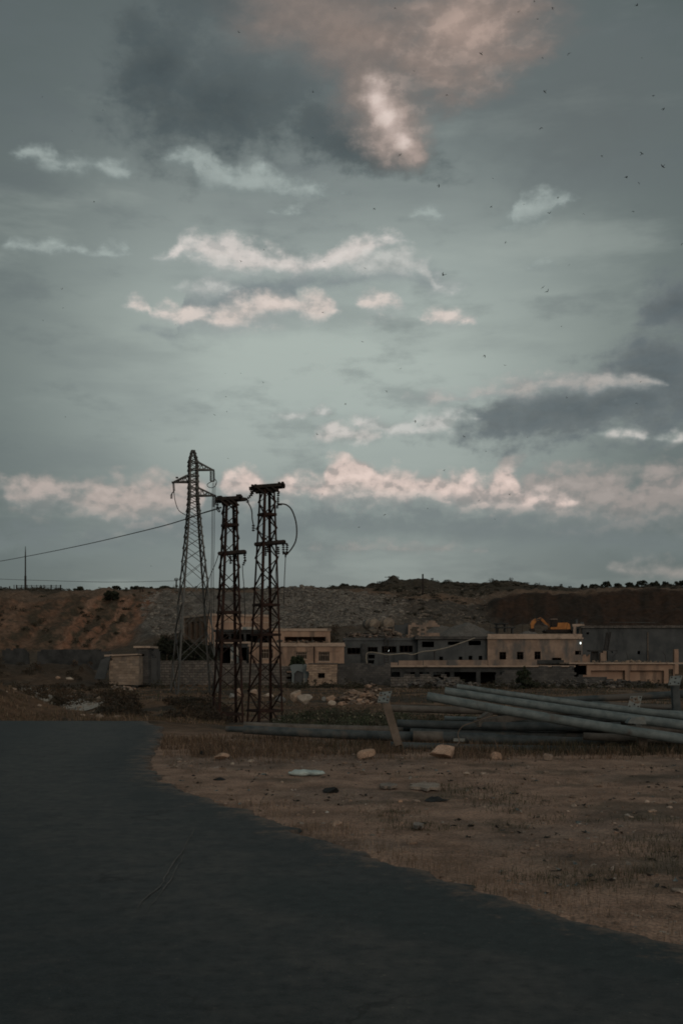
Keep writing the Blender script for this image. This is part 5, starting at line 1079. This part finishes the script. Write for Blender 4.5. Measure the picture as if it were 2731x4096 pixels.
def scatter_rocks(name, n, place, size, col, sub, kinds=8, kind='stuff', label=None, cat=None, flat=.75):
    sh = [rock_shape(sub, 100 + i, 7) for i in range(kinds)]; V, Fc, Cc, off = [], [], [], 0
    for i in range(n):
        pl = place(i)
        if pl is None: continue
        (x, y, z), s = pl, size(i); v, f = sh[i % kinds]; a = random.random() * 6.283
        w = v * (s * random.uniform(.7, 1.3), s * random.uniform(.7, 1.3), s * random.uniform(.5, 1.0) * flat); w = np.c_[w[:, 0] * math.cos(a) - w[:, 1] * math.sin(a), w[:, 0] * math.sin(a) + w[:, 1] * math.cos(a), w[:, 2]]
        V.append(w + (x, y, z)); Fc.append(f + off); off += len(v); Cc.append(np.repeat(np.array(col(i))[None], len(v), 0))
    o = mesh_np(name, np.concatenate(V), np.concatenate(Fc), M['rock'], np.concatenate(Cc)); tag(o, label, cat, None, kind); return o
def on_terrain(pts): 
    z = terrain_z(pts[:, 0], pts[:, 1]); return np.c_[pts, z]
def px_points(n, px0, px1, D0, D1, keep=None):
    D = rng.uniform(D0, D1, n); px = rng.uniform(px0, px1, n)
    if keep is not None: m = keep(px, D); D, px = D[m], px[m]
    return on_terrain(np.c_[(px - CX) / F * D, D])
# pebbles on the gravel
D_ = np.exp(rng.uniform(math.log(5.5), math.log(26), 9000)); px_ = rng.uniform(400, 2900, 9000); x_ = (px_ - CX) / F * D_
ok = (x_ > road_x(D_) - .05 - rng.exponential(.18, 9000)) & (rng.random(9000) < .10 + .9 * sstep(.42, .66, fbm(x_ * .7, D_ * .7, 201)))
PB = on_terrain(np.c_[x_, D_][ok])
pc = [(.30, .22, .17), (.24, .175, .135), (.36, .29, .24), (.17, .13, .105), (.27, .25, .225)]
scatter_rocks('gravel', len(PB), lambda i: tuple(PB[i]), lambda i: min(.075, .006 + rng.exponential(.0085)) * (0.55 + PB[i][1] / 24), lambda i: np.array(pc[i % 5]) * random.uniform(.7, 1.15), 1)
BS = px_points(260, 450, 2850, 6.5, 20); BS = BS[(BS[:, 0] > road_x(BS[:, 1]) + .05) & (rng.random(len(BS)) < .3 + .7 * (fbm(BS[:, 0] * .5, BS[:, 1] * .5, 203) > .5))]
scatter_rocks('stones', len(BS), lambda i: tuple(BS[i]), lambda i: min(.075, .018 + rng.exponential(.014)), lambda i: np.array(pc[i % 5]) * random.uniform(.7, 1.3), 2)
# the grey scree and the boulder strewn slope
SC = px_points(8500, 1020, 1640, 166, 200, lambda px, D: rng.random(len(px)) < np.clip(1.15 - np.abs((px - 1300) / 330) ** 3, .15, 1))
SL = px_points(1300, 560, 760, 164, 198, lambda px, D: (px > 690 - (D - 164) * 3.2 - 60))
SR = px_points(1300, 1560, 1960, 164, 225)
ALL = np.r_[SC, SL, SR]; nsc = len(SC)
scatter_rocks('scree', len(ALL), lambda i: tuple(ALL[i]), lambda i: min(.8, .10 + rng.exponential(.10)) * (1 if i < nsc else 1.1), lambda i: np.array((.225, .212, .192) if i < nsc + len(SL) else (.19, .165, .14)) * random.uniform(.45, 1.2), 1)
# rubble heap before the block wall, rubble along ruined walls and on the terrace
def heap(name, label, px0, px1, D, peak, n, s, cols, kind='stuff', base=None):
    def place(i):
        t = rng.normal(0, .36); t = max(-1, min(1, t)); px = (px0 + px1) / 2 + t * (px1 - px0) / 2; d = D + rng.normal(0, 1.2)
        g = tz(X(px, d), d); h = (g if base is None else base) + rng.random() * float(np.interp(px, [p[0] for p in peak], [p[1] for p in peak])) * max(0, 1 - abs(d - D) / 3)
        return X(px, d), d, h
    o = scatter_rocks(name, n, place, lambda i: min(s * 3, s * .5 + rng.exponential(s * .5)), lambda i: np.array(cols[i % len(cols)]) * random.uniform(.7, 1.15), 1)
    tag(o, label, 'rubble'); return o
heap('rubble', 'heap of tan rubble piled against the grey block wall', 1330, 1540, 70, [(1330, .3), (1400, .9), (1440, .7), (1490, 1.45), (1520, 1.1), (1545, .2)], 520, .15, [TAN, (.30, .22, .17), (.22, .17, .14), (.36, .30, .25), (.15, .12, .10)])
heap('rubble', 'low scatter of grey rubble at the foot of the arcade walls', 1560, 2000, 99, [(1560, .5), (1750, .8), (2000, .3)], 420, .18, [(.14, .135, .13), (.19, .17, .15), (.11, .11, .11)])
heap('rubble', 'dark rubble and boulders heaped on the terrace below the steel tanks', 1380, 1640, 131, [(1380, .8), (1500, 1.5), (1560, 1.4), (1640, .7)], 380, .34, [(.14, .12, .10), (.24, .19, .155), (.10, .09, .08)], base=Z(2560, 131))
heap('rubble', 'broken stones strewn along the roof of the peach house upper terrace', 1090, 1330, 116.5, [(1090, .2), (1330, .3)], 90, .14, [(.26, .18, .13), (.10, .09, .08)], base=Z(2571, 116.5))
heap('rubble', 'broken blocks and bricks lying on the grey workshop roof', 1376, 1665, 120, [(1376, .15), (1450, .5), (1560, .35), (1665, .2)], 170, .17, [(.22, .16, .13), (.12, .115, .11), (.08, .075, .07)], base=Z(2560, 117) + .2)
heap('rubble', 'rubble lying along the pale roof of the peach arcade', 2300, 2700, 113, [(2300, .25), (2500, .2), (2700, .3)], 150, .14, [(.26, .2, .15), (.12, .11, .10)], base=Z(2651, 110))
heap('rubble', 'fallen blocks along the foot of the broken grey block wall', 1960, 2700, 100, [(1960, .5), (2300, .8), (2700, .5)], 420, .17, [(.13, .125, .12), (.18, .16, .14), (.09, .088, .085)])
heap('rubble', 'scraps and blocks on the roof of the stained peach block', 1960, 2320, 119, [(1960, .1), (2100, .3), (2320, .2)], 120, .14, [(.22, .17, .135), (.10, .095, .09)], base=Z(2549, 115.5))
heap('rubble', 'tan rubble fallen before the stone shed at the left', 430, 560, 94, [(430, .5), (480, .25), (560, .15)], 130, .14, [TAN, (.30, .25, .21), (.16, .14, .12)])
def mound(label, pxc, half, top, bot, D, seed, col):
    g = 70; u = np.linspace(-1, 1, g); U, V = np.meshgrid(u, u); rr = np.hypot(U, V)
    h = np.clip(1 - rr, 0, 1) ** .8 * (1 + .5 * (fbm(U * 3 + seed, V * 3, seed) - .5)); hw = half * D / F; H = (bot - top) * D / F
    x, y, z = X(pxc, D) + U * hw, D + V * hw * .8, Z(bot, D) + h * H + (fbm(U * 14, V * 14, seed + 3) - .5) * .12
    i, j = np.meshgrid(np.arange(g - 1), np.arange(g - 1), indexing='ij'); f = np.stack([i * g + j, i * g + j + 1, (i + 1) * g + j + 1, (i + 1) * g + j], -1).reshape(-1, 4)
    c = np.array(col) * (.75 + .5 * fbm(U * 8, V * 8, seed + 9).ravel()[:, None]); o = mesh_np('gravel_heap', np.c_[x.ravel(), y.ravel(), z.ravel()], f, M['rock'], c, smooth=True)
    tag(o, label, 'heap')
mound('broad grey gravel heap on the terrace behind the flat roofed hall', 1870, 165, 2486, 2570, 140, 3, (.135, .132, .126))
mound('small grey gravel heap right of the broad one, before the excavator', 2110, 75, 2517, 2560, 133, 8, (.14, .136, .13))
mound('low grey gravel heap behind the broken peach shell', 1760, 110, 2496, 2560, 142, 12, (.125, .122, .116))

# ------------------------------------------------------------------ plants
def blades(name, base, h, w, col, lean=.35, kind='stuff', seg=1, spread=None):
    """thin grass blades: base (N,3), h, w (N,), col (N,3)"""
    n = len(base); a = rng.uniform(0, 6.283, n); b = rng.uniform(0, 6.283, n); l = np.abs(rng.normal(0, lean, n)) * h
    dx, dy = np.cos(a) * w / 2, np.sin(a) * w / 2
    tip = base + np.c_[np.cos(b) * l, np.sin(b) * l, h]; mid = base + np.c_[np.cos(b) * l * .3, np.sin(b) * l * .3, h * .55]
    v = np.stack([base + np.c_[-dx, -dy, -0.01 + 0 * h], base + np.c_[dx, dy, -0.01 + 0 * h], mid + np.c_[dx * .7, dy * .7, 0 * h], mid + np.c_[-dx * .7, -dy * .7, 0 * h], tip], 1).reshape(-1, 3)
    k = np.arange(n)[:, None] * 5; f = np.concatenate([k + [0, 1, 2], k + [0, 2, 3], k + [3, 2, 4]], 1).reshape(-1, 3)
    o = mesh_np(name, v, f, M['leaf'], np.repeat(col, 5, 0)); return tag(o, kind=kind)
def pick(cols, n): c = np.array(cols, float)[rng.integers(0, len(cols), n)]; return c * rng.uniform(.65, 1.25, n)[:, None]
DRY = [(.155, .105, .070), (.19, .135, .095), (.12, .08, .055), (.10, .075, .052), (.23, .17, .125)]; GREEN = [(.045, .055, .03), (.06, .065, .038), (.035, .045, .028), (.075, .072, .04)]
def grass_band(n, px0, px1, D0, D1, hmin, hmax, cols, dens, w=.009, name='grass', lean=.3, seed=0, log=False):
    D = np.exp(rng.uniform(math.log(D0), math.log(D1), n)) if log else rng.uniform(D0, D1, n); px = rng.uniform(px0, px1, n); x = (px - CX) / F * D
    m = (rng.random(n) < dens(px, D, x)) & ((x > road_x(D) + .03) | (D > 32)); px, D, x = px[m], D[m], x[m]
    b = on_terrain(np.c_[x, D]); k = fbm(x * 1.4, D * 1.4, 300 + seed); h = (hmin + (hmax - hmin) * rng.random(len(x)) ** 1.3) * (.45 + 1.1 * k)
    return blades(name, b, h, np.full(len(x), w) * (D / 15), pick(cols, len(x)), lean)
patch = lambda x, D, s, lo, hi, f=.9: sstep(lo, hi, fbm(x * f, D * f * 1.3, s))
# dry grass before and beneath the poles
grass_band(52000, 640, 2900, 17.6, 24.5, .02, .21, DRY + [(.085, .066, .05)], lambda px, D, x: (.05 + .95 * patch(x, D, 401, .38, .62, 1.3)) * sstep(17.9, 20.6, D + 1.6 * (fbm(x * .9, D * .9, 405) - .5) + .7 * (fbm(px / 200, px * 0, 403) - .5) + np.where(px < 900, .4, 0) - np.where(px > 2050, .6, 0)) * np.where((px < 760) & (D < 21), .25, 1), w=.008, lean=.62)
grass_band(9000, 1250, 2900, 19.8, 22.5, .06, .26, [(.05, .05, .032), (.08, .065, .04), (.045, .042, .03)], lambda px, D, x: .2 + .8 * sstep(1900, 2300, px), w=.009, lean=.6)
# tussocks along the road edge and thin growth over the gravel
grass_band(26000, 900, 2900, 6.0, 13, .03, .13, DRY + [(.33, .24, .17)], lambda px, D, x: np.clip(1 - (x - road_x(D) - .05) / (.55 + .5 * fbm(x * .8, D * .8, 411)), 0, 1) * (.12 + .88 * patch(x, D, 412, .42, .6, 1.2)), w=.006, log=True)
grass_band(13000, 700, 2900, 7.0, 19, .02, .07, DRY + GREEN[:2], lambda px, D, x: patch(x, D, 421, .56, .70, .8) * .8, w=.006, log=True, lean=.6)
grass_band(16000, 1200, 2900, 7.5, 16, .025, .08, GREEN + [(.07, .06, .04)], lambda px, D, x: patch(x, D, 431, .58, .66, .55), w=.007, log=True, lean=.6)
grass_band(2600, 1380, 1760, 11.2, 13.2, .02, .075, GREEN + DRY[2:4], lambda px, D, x: np.exp(-((px - 1570) / 90) ** 2 - ((D - 12.2) / .5) ** 2) * (.2 + .8 * patch(x, D, 433, .4, .6, 3)), w=.006, lean=.6)
LT = px_points(520, 500, 2850, 7, 19); LT = LT[LT[:, 0] > road_x(LT[:, 1]) + .1]; LT = LT[(fbm(LT[:, 0] * .6, LT[:, 1] * .6, 481) > .47)]
LITTER = [(.04, .038, .035), (.06, .055, .05), (.11, .085, .065), (.30, .27, .24), (.14, .17, .175), (.035, .035, .035)]
# the left bank, the verge beyond the road and the field
grass_band(26000, -250, 900, 31.5, 44, .02, .17, DRY + [(.10, .085, .05), (.07, .062, .04)], lambda px, D, x: .05 + .95 * patch(x, D, 441, .42, .66, .8), w=.010, lean=.7)
grass_band(26000, -300, 2900, 44, 98, .06, .22, DRY + GREEN[:2] + [(.07, .055, .035)], lambda px, D, x: .1 + .9 * patch(x, D, 451, .42, .62, .25), w=.011, lean=.4)
# green weeds on the mound behind the poles
def leaves(name, base, r, col, n_each, hgt, up=.5, kind='stuff', parent=None, size=.05):
    """small tilted leaf faces filling clumps: base (N,3), r (N,), hgt (N,)"""
    n = len(base); N = n * n_each; i = np.repeat(np.arange(n), n_each)
    a = rng.uniform(0, 6.283, N); q = np.sqrt(rng.random(N)); hz = rng.random(N)
    c = base[i] + np.c_[np.cos(a) * q * r[i] * (1 - .55 * hz), np.sin(a) * q * r[i] * (1 - .55 * hz), hz * hgt[i]]
    d1 = rng.normal(size=(N, 3)); d1[:, 2] = np.abs(d1[:, 2]) * up * 2 + up * .2; d1 /= np.linalg.norm(d1, axis=1)[:, None]
    d2 = np.cross(d1, rng.normal(size=(N, 3))); d2 /= np.linalg.norm(d2, axis=1)[:, None]
    s = size * rng.uniform(.6, 1.5, N)[:, None]
    v = np.stack([c - d1 * s, c + d2 * s * .42, c + d1 * s, c - d2 * s * .42], 1).reshape(-1, 3)
    f = (np.arange(N)[:, None] * 4 + [0, 1, 2, 3])
    cc = np.repeat(col[i] * rng.uniform(.65, 1.35, N)[:, None], 4, 0)
    o = mesh_np(name, v, f, M['leaf'], cc, parent=parent); return tag(o, kind=kind) if kind else o
leaves('litter', LT, np.full(len(LT), .05), pick(LITTER, len(LT)), 3, np.full(len(LT), .015), up=.15, size=.028)
WD = px_points(480, 1090, 2250, 29, 42, lambda px, D: rng.random(len(px)) < np.clip(1.2 - ((px - 1400) / 300) ** 2, .3, 1) * .95)
leaves('weeds', WD, rng.uniform(.15, .38, len(WD)), pick([(.062, .066, .048), (.052, .066, .040), (.080, .076, .056)], len(WD)), 90, rng.uniform(.18, .48, len(WD)), size=.035)
fl = px_points(110, 1150, 1560, 30, 40); fl[:, 2] += rng.uniform(.15, .42, len(fl)); leaves('weed_flowers', fl, np.full(len(fl), .02), np.tile(np.array([[.30, .28, .20]]), (len(fl), 1)), 2, np.full(len(fl), .03), size=.03)
# dark dry scrub beyond the road and scattered over the hills
SB = px_points(620, 430, 900, 39, 58, lambda px, D: fbm(px / 130, D / 7, 461) > .42)
leaves('scrub', SB, rng.uniform(.3, .9, len(SB)), pick([(.045, .036, .027), (.062, .046, .032), (.034, .032, .025)], len(SB)), 80, np.minimum(.7, .10 + rng.exponential(.16, len(SB))), size=.055)
SB = px_points(420, -150, 520, 62, 112, lambda px, D: fbm(px / 120, D / 10, 463) > .5)
leaves('scrub', SB, rng.uniform(.4, .9, len(SB)), pick([(.05, .042, .03), (.07, .05, .034)], len(SB)), 60, rng.uniform(.25, .7, len(SB)), size=.09)
SB = px_points(150, -150, 640, 160, 206, lambda px, D: fbm(px / 70, D / 9, 467) > .5)
leaves('scrub', SB, rng.uniform(.4, 1.0, len(SB)), pick([(.05, .047, .032), (.06, .05, .035)], len(SB)), 60, rng.uniform(.3, .8, len(SB)), size=.14)
SB = px_points(900, 1500, 2850, 172, 250, lambda px, D: (fbm(px / 90, D / 9, 469) > .46) & ((D > 206) | (px < 1950)))
leaves('scrub', SB, rng.uniform(.5, 1.3, len(SB)), pick([(.045, .043, .032), (.055, .048, .036), (.035, .036, .028)], len(SB)), 60, np.minimum(.8, .10 + rng.exponential(.18, len(SB))), size=.14)
SB = px_points(420, -150, 1600, 214, 246)
leaves('scrub', SB, rng.uniform(.5, 1.4, len(SB)), pick([(.045, .045, .032), (.06, .052, .038)], len(SB)), 60, np.minimum(.8, .08 + rng.exponential(.16, len(SB))), size=.14)
SB = px_points(260, 620, 1350, 128, 162)
leaves('scrub', SB, rng.uniform(.5, 1.2, len(SB)), pick([(.045, .04, .03), (.065, .05, .036)], len(SB)), 60, rng.uniform(.3, 1.0, len(SB)), size=.13)
SB = px_points(520, 560, 2731, 95, 104, lambda px, D: fbm(px / 80, D / 6, 471) > .44)
leaves('scrub', SB, rng.uniform(.25, .8, len(SB)), pick([(.05, .05, .034), (.065, .055, .04), (.04, .04, .03)], len(SB)), 60, np.minimum(.8, .12 + rng.exponential(.2, len(SB))), size=.08)
def tree(name, label, cat, px, D, top, half, seed, col, base=None, clumps=34, n=70, size=.13, group=None, trunk=True):
    x = X(px, D); z0 = tz(x, D) if base is None else base; H = Z(top, D) - z0; rw = half * D / F
    r = thing(name, label, cat, (x, D, z0), group); g = np.random.default_rng(seed)
    mb = MB()
    if trunk:
        mb.tube([(x, D, z0 - .3), (x + .05, D, z0 + H * .3), (x - .03, D, z0 + H * .75)], [.05 * H, .035 * H, .01 * H], 7)
        for k in range(5):
            a = g.uniform(0, 6.28); mb.tube([(x, D, z0 + H * (.25 + .08 * k)), (x + math.cos(a) * rw * .6, D + math.sin(a) * rw * .6, z0 + H * (.5 + .08 * k))], [.018 * H, .006 * H], 5)
    else:
        for k in range(6):
            a = g.uniform(0, 6.28); mb.tube([(x, D, z0 - .1), (x + math.cos(a) * rw * .5, D + math.sin(a) * rw * .5, z0 + H * .7)], [.03 * H, .008 * H], 5)
    mb.build('trunk', M['timber'], r)
    a = g.uniform(0, 6.28, clumps); t = g.uniform(0 if trunk else -.25, 1, clumps); q = np.sqrt(g.random(clumps)) * rw * np.sqrt(np.clip(1 - (t * 1.25 - .35) ** 2, .05, 1)) * .85
    c = np.c_[x + np.cos(a) * q, D + np.sin(a) * q, z0 + H * (.22 + .66 * t)]
    o = leaves('crown', c - np.array([x, D, z0]), g.uniform(.16, .34, clumps) * rw, pick(col, clumps), n, g.uniform(.10, .22, clumps) * H, kind=None, parent=r, size=size)
    return r
DK = [(.028, .034, .024), (.036, .042, .028), (.022, .028, .02)]
tree('round_tree', 'dark bushy tree alone at the top of the red slope', 'tree', 446, 193, 2366, 36, 501, DK, n=90, size=.22, clumps=40)
for px, D, top, half, lb in ((668, 110, 2560, 60, 'dark tree behind the yard wall, leftmost of three'), (745, 111, 2568, 62, 'dark tree behind the yard wall, middle of three'), (822, 110, 2556, 56, 'dark tree behind the yard wall, rightmost of three')):
    tree('garden_tree', lb, 'tree', px, D, top, half, int(px), DK, n=110, size=.15, clumps=46, group='trees behind the yard wall')
tree('garden_bush', 'dense dark green bush in front of the peach house windows', 'bush', 1192, 109, 2630, 46, 517, [(.03, .045, .026), (.038, .052, .03)], n=120, size=.10, clumps=44, trunk=False)
tree('young_tree', 'slender leafy young tree growing before the broken grey block wall', 'tree', 2092, 96, 2672, 34, 523, [(.035, .048, .03), (.045, .055, .034)], n=60, size=.10, clumps=40)
tree('low_bush', 'low dark bush at the foot of the broken grey block wall', 'bush', 2120, 95, 2722, 52, 527, [(.035, .045, .03), (.04, .045, .03)], n=80, size=.10, clumps=40, trunk=False)
for i, (px, top, half) in enumerate(((2334, 2338, 16), (2375, 2336, 18), (2424, 2326, 22), (2468, 2335, 16), (2515, 2331, 20), (2562, 2323, 26), (2618, 2327, 22), (2664, 2328, 26), (2722, 2319, 30))):
    tree('ridge_bush', 'round dark bush on the right end of the ridge line', 'bush', px, 236, top, half, 540 + i, DK, n=44, size=.20, clumps=26, group='bushes on the right ridge', trunk=False)
for i, (px, top, half) in enumerate(((318, 2348, 26), (466, 2347, 20), (546, 2346, 28), (600, 2350, 18), (660, 2347, 22), (1378, 2339, 18), (1334, 2345, 10))):
    tree('ridge_bush', 'low dark bush on the left and middle ridge line', 'bush', px, 238, top, half, 560 + i, DK, n=45, size=.26, clumps=22, group='bushes on the left ridge', trunk=False)

# ------------------------------------------------------------------ pale dry stream bed left of the towers
def stream():
    mid = [(130, 96), (168, 88), (225, 77), (300, 68), (370, 60), (440, 55)]; ts = np.linspace(0, 1, 60)
    px = np.interp(ts, np.linspace(0, 1, 6), [m[0] for m in mid]); D = np.interp(ts, np.linspace(0, 1, 6), [m[1] for m in mid])
    x, y = (px - CX) / F * D, D; w = 1.3 + .9 * (fbm(ts * 9, ts * 0, 601) - .5); us = np.linspace(-1, 1, 9)
    Xs = x[:, None] + us[None] * w[:, None]; Ys = y[:, None] + us[None] * .9
    Zs = terrain_z(Xs, Ys) + .05 * (1 - us[None] ** 2) + .004; n, m = Xs.shape; i, j = np.meshgrid(np.arange(n - 1), np.arange(m - 1), indexing='ij')
    f = np.stack([i * m + j, i * m + j + 1, (i + 1) * m + j + 1, (i + 1) * m + j], -1).reshape(-1, 4)
    c = np.array((.36, .335, .30)) * (.75 + .5 * fbm(Xs * 2, Ys * 2, 603).ravel()[:, None]); o = mesh_np('path', np.c_[Xs.ravel(), Ys.ravel(), Zs.ravel()], f, M['rock'], c, smooth=True); tag(o, kind='structure')
stream()
ST = px_points(420, -60, 520, 36, 92, lambda px, D: rng.random(len(px)) < .8)
scatter_rocks('stones', len(ST), lambda i: tuple(ST[i]), lambda i: min(.3, .05 + rng.exponential(.06)), lambda i: np.array((.36, .29, .235)) * random.uniform(.6, 1.15), 1)
# pale trodden ground by the tall rusty tower
def clearing():
    g = 40; u = np.linspace(-1, 1, g); U, V = np.meshgrid(u, u); s = 1 / np.maximum(1, np.hypot(U, V) * (1.0 + .35 * (fbm(U * 2, V * 2, 611) - .5)))
    U, V = U * s, V * s; x, y = X(1190, 46) + U * 1.15, 46.5 + V * 3.6; z = terrain_z(x, y) + .035 * np.clip(1 - np.hypot(U, V), 0, 1) + .004 - .05 * (np.hypot(U, V) > .97)
    i, j = np.meshgrid(np.arange(g - 1), np.arange(g - 1), indexing='ij'); f = np.stack([i * g + j, i * g + j + 1, (i + 1) * g + j + 1, (i + 1) * g + j], -1).reshape(-1, 4)
    o = mesh_np('path', np.c_[x.ravel(), y.ravel(), z.ravel()], f, M['rock'], np.array((.34, .29, .25)) * (.75 + .5 * fbm(x * 2, y * 2, 613).ravel()[:, None]), smooth=True); tag(o, kind='structure')
clearing()

# ------------------------------------------------------------------ birds wheeling in the sky
def bird_mesh(lift, sweep):
    mb = MB(); mb.tube([(0, -.10, 0), (0, -.075, 0), (0, -.02, .004), (0, .06, 0), (0, .13, -.004)], [.004, .017, .024, .014, .005], 6)
    for s in (-1, 1):
        top = [(s * .015, -.045, .012), (s * .10, -.06, .012 + lift * .5), (s * .20, -.02 + sweep, lift), (s * .185, .01 + sweep, lift), (s * .09, .0, .010 + lift * .45), (s * .015, .035, .010)]
        mb.poly(top if s > 0 else top[::-1], (0, 0, -.006))
    mb.poly([(-.012, .11, 0), (.012, .11, 0), (.035, .19, 0), (0, .165, 0), (-.035, .19, 0)], (0, 0, -.005))
    return mb
BIRDS = """907,19,3 548,74,3 1104,123,4 950,163,3 719,212,3 1025,218,3 1190,27,4 1226,4,3 1268,18,4 1234,44,3 1461,13,5 1305,123,4 1245,133,3 1472,133,2 1250,210,4 1499,220,3 1523,251,5 1241,294,5 918,356,4 1473,354,5 1381,358,3 1521,382,5
1437,408,5 1466,420,3 1007,427,4 1131,410,2 1281,453,4 1127,475,3 1260,490,4 1339,491,3 1453,486,3 1202,470,2 859,479,3 1160,557,3 1018,632,6 1306,608,3 1246,660,5 1256,670,5 1565,560,3 606,574,2 553,600,3 744,600,3 838,616,3 741,718,3 403,746,2
832,785,3 1288,750,2 1112,817,4 1159,839,4 920,847,3 887,898,3 793,928,3 605,879,3 553,857,2 518,858,2 455,895,2 519,911,2 493,953,3 521,946,2 346,965,2 524,1053,2 728,998,3 953,967,4 970,977,2 1065,1003,3 1116,1036,3 1210,1004,2 1301,914,3
1460,926,3 1470,877,3 1019,1081,3 1169,1135,3 1099,1150,3 981,1168,2 883,1182,3 824,1211,3 740,1135,2 1136,1192,2 1150,1188,2 143,664,3 146,707,2 100,736,2 217,464,3 98,222,2 237,253,2 166,301,2 718,316,2 347,1300,2 151,958,2"""
def birds():
    proto = [bird_mesh(l, s).build('bird', M['dark_room'], None).data for l, s in ((.02, .03), (.11, .05), (-.07, .04))]
    for o in [o for o in COL.objects if o.name.startswith('bird')]: bpy.data.objects.remove(o)
    rnd = random.Random(9); base = None
    for i, tok in enumerate(BIRDS.split()):
        dx, dy, s = (int(q) for q in tok.split(',')); D = .40 * F / (s * 4.3)
        if i == 0: o = bpy.data.objects.new('bird', proto[0])
        else: o = base.copy(); o.data = proto[i % 3]
        base = base or o; COL.objects.link(o); o.location = P(dx * 2731 / 1568, dy * 2731 / 1568, D)
        o.rotation_euler = (rnd.uniform(-.5, .5), rnd.uniform(-.6, .6), rnd.uniform(0, 6.28))
        tag(o, 'small dark bird flying among the evening clouds', 'bird', 'birds wheeling in the sky')
birds()

# ------------------------------------------------------------------ pale scrapes across the asphalt
def scrape(pts, w):
    k = [((a - CX) / F * (EYE * F / (b - HY)), EYE * F / (b - HY)) for a, b in pts]; V, Fc = [], []
    ts = np.linspace(0, len(k) - 1, 60); xs = np.interp(ts, range(len(k)), [p[0] for p in k]); ys = np.interp(ts, range(len(k)), [p[1] for p in k])
    w_ = w * (.25 + 1.3 * fbm(ts * 6, ts * 0, 701)) * np.sin(np.linspace(.1, 3.04, 60)); xs = xs + (fbm(ts * 5, ts * 0, 703) - .5) * .03
    for x, y, q in zip(xs, ys, w_): V += [(x - q / 2, y, .026), (x + q / 2, y, .026)]
    o = mesh_np('road_scrape', V, [(2 * i, 2 * i + 1, 2 * i + 3, 2 * i + 2) for i in range(59)], M['rock'], np.full((120, 3), .13)); tag(o, kind='structure')
scrape([(788, 3302), (745, 3390), (690, 3470), (640, 3560), (575, 3610), (545, 3665)], .014)
scrape([(752, 3400), (700, 3500), (650, 3580), (570, 3680)], .010)
scrape([(1195, 3368), (1260, 3364), (1300, 3362)], .03)
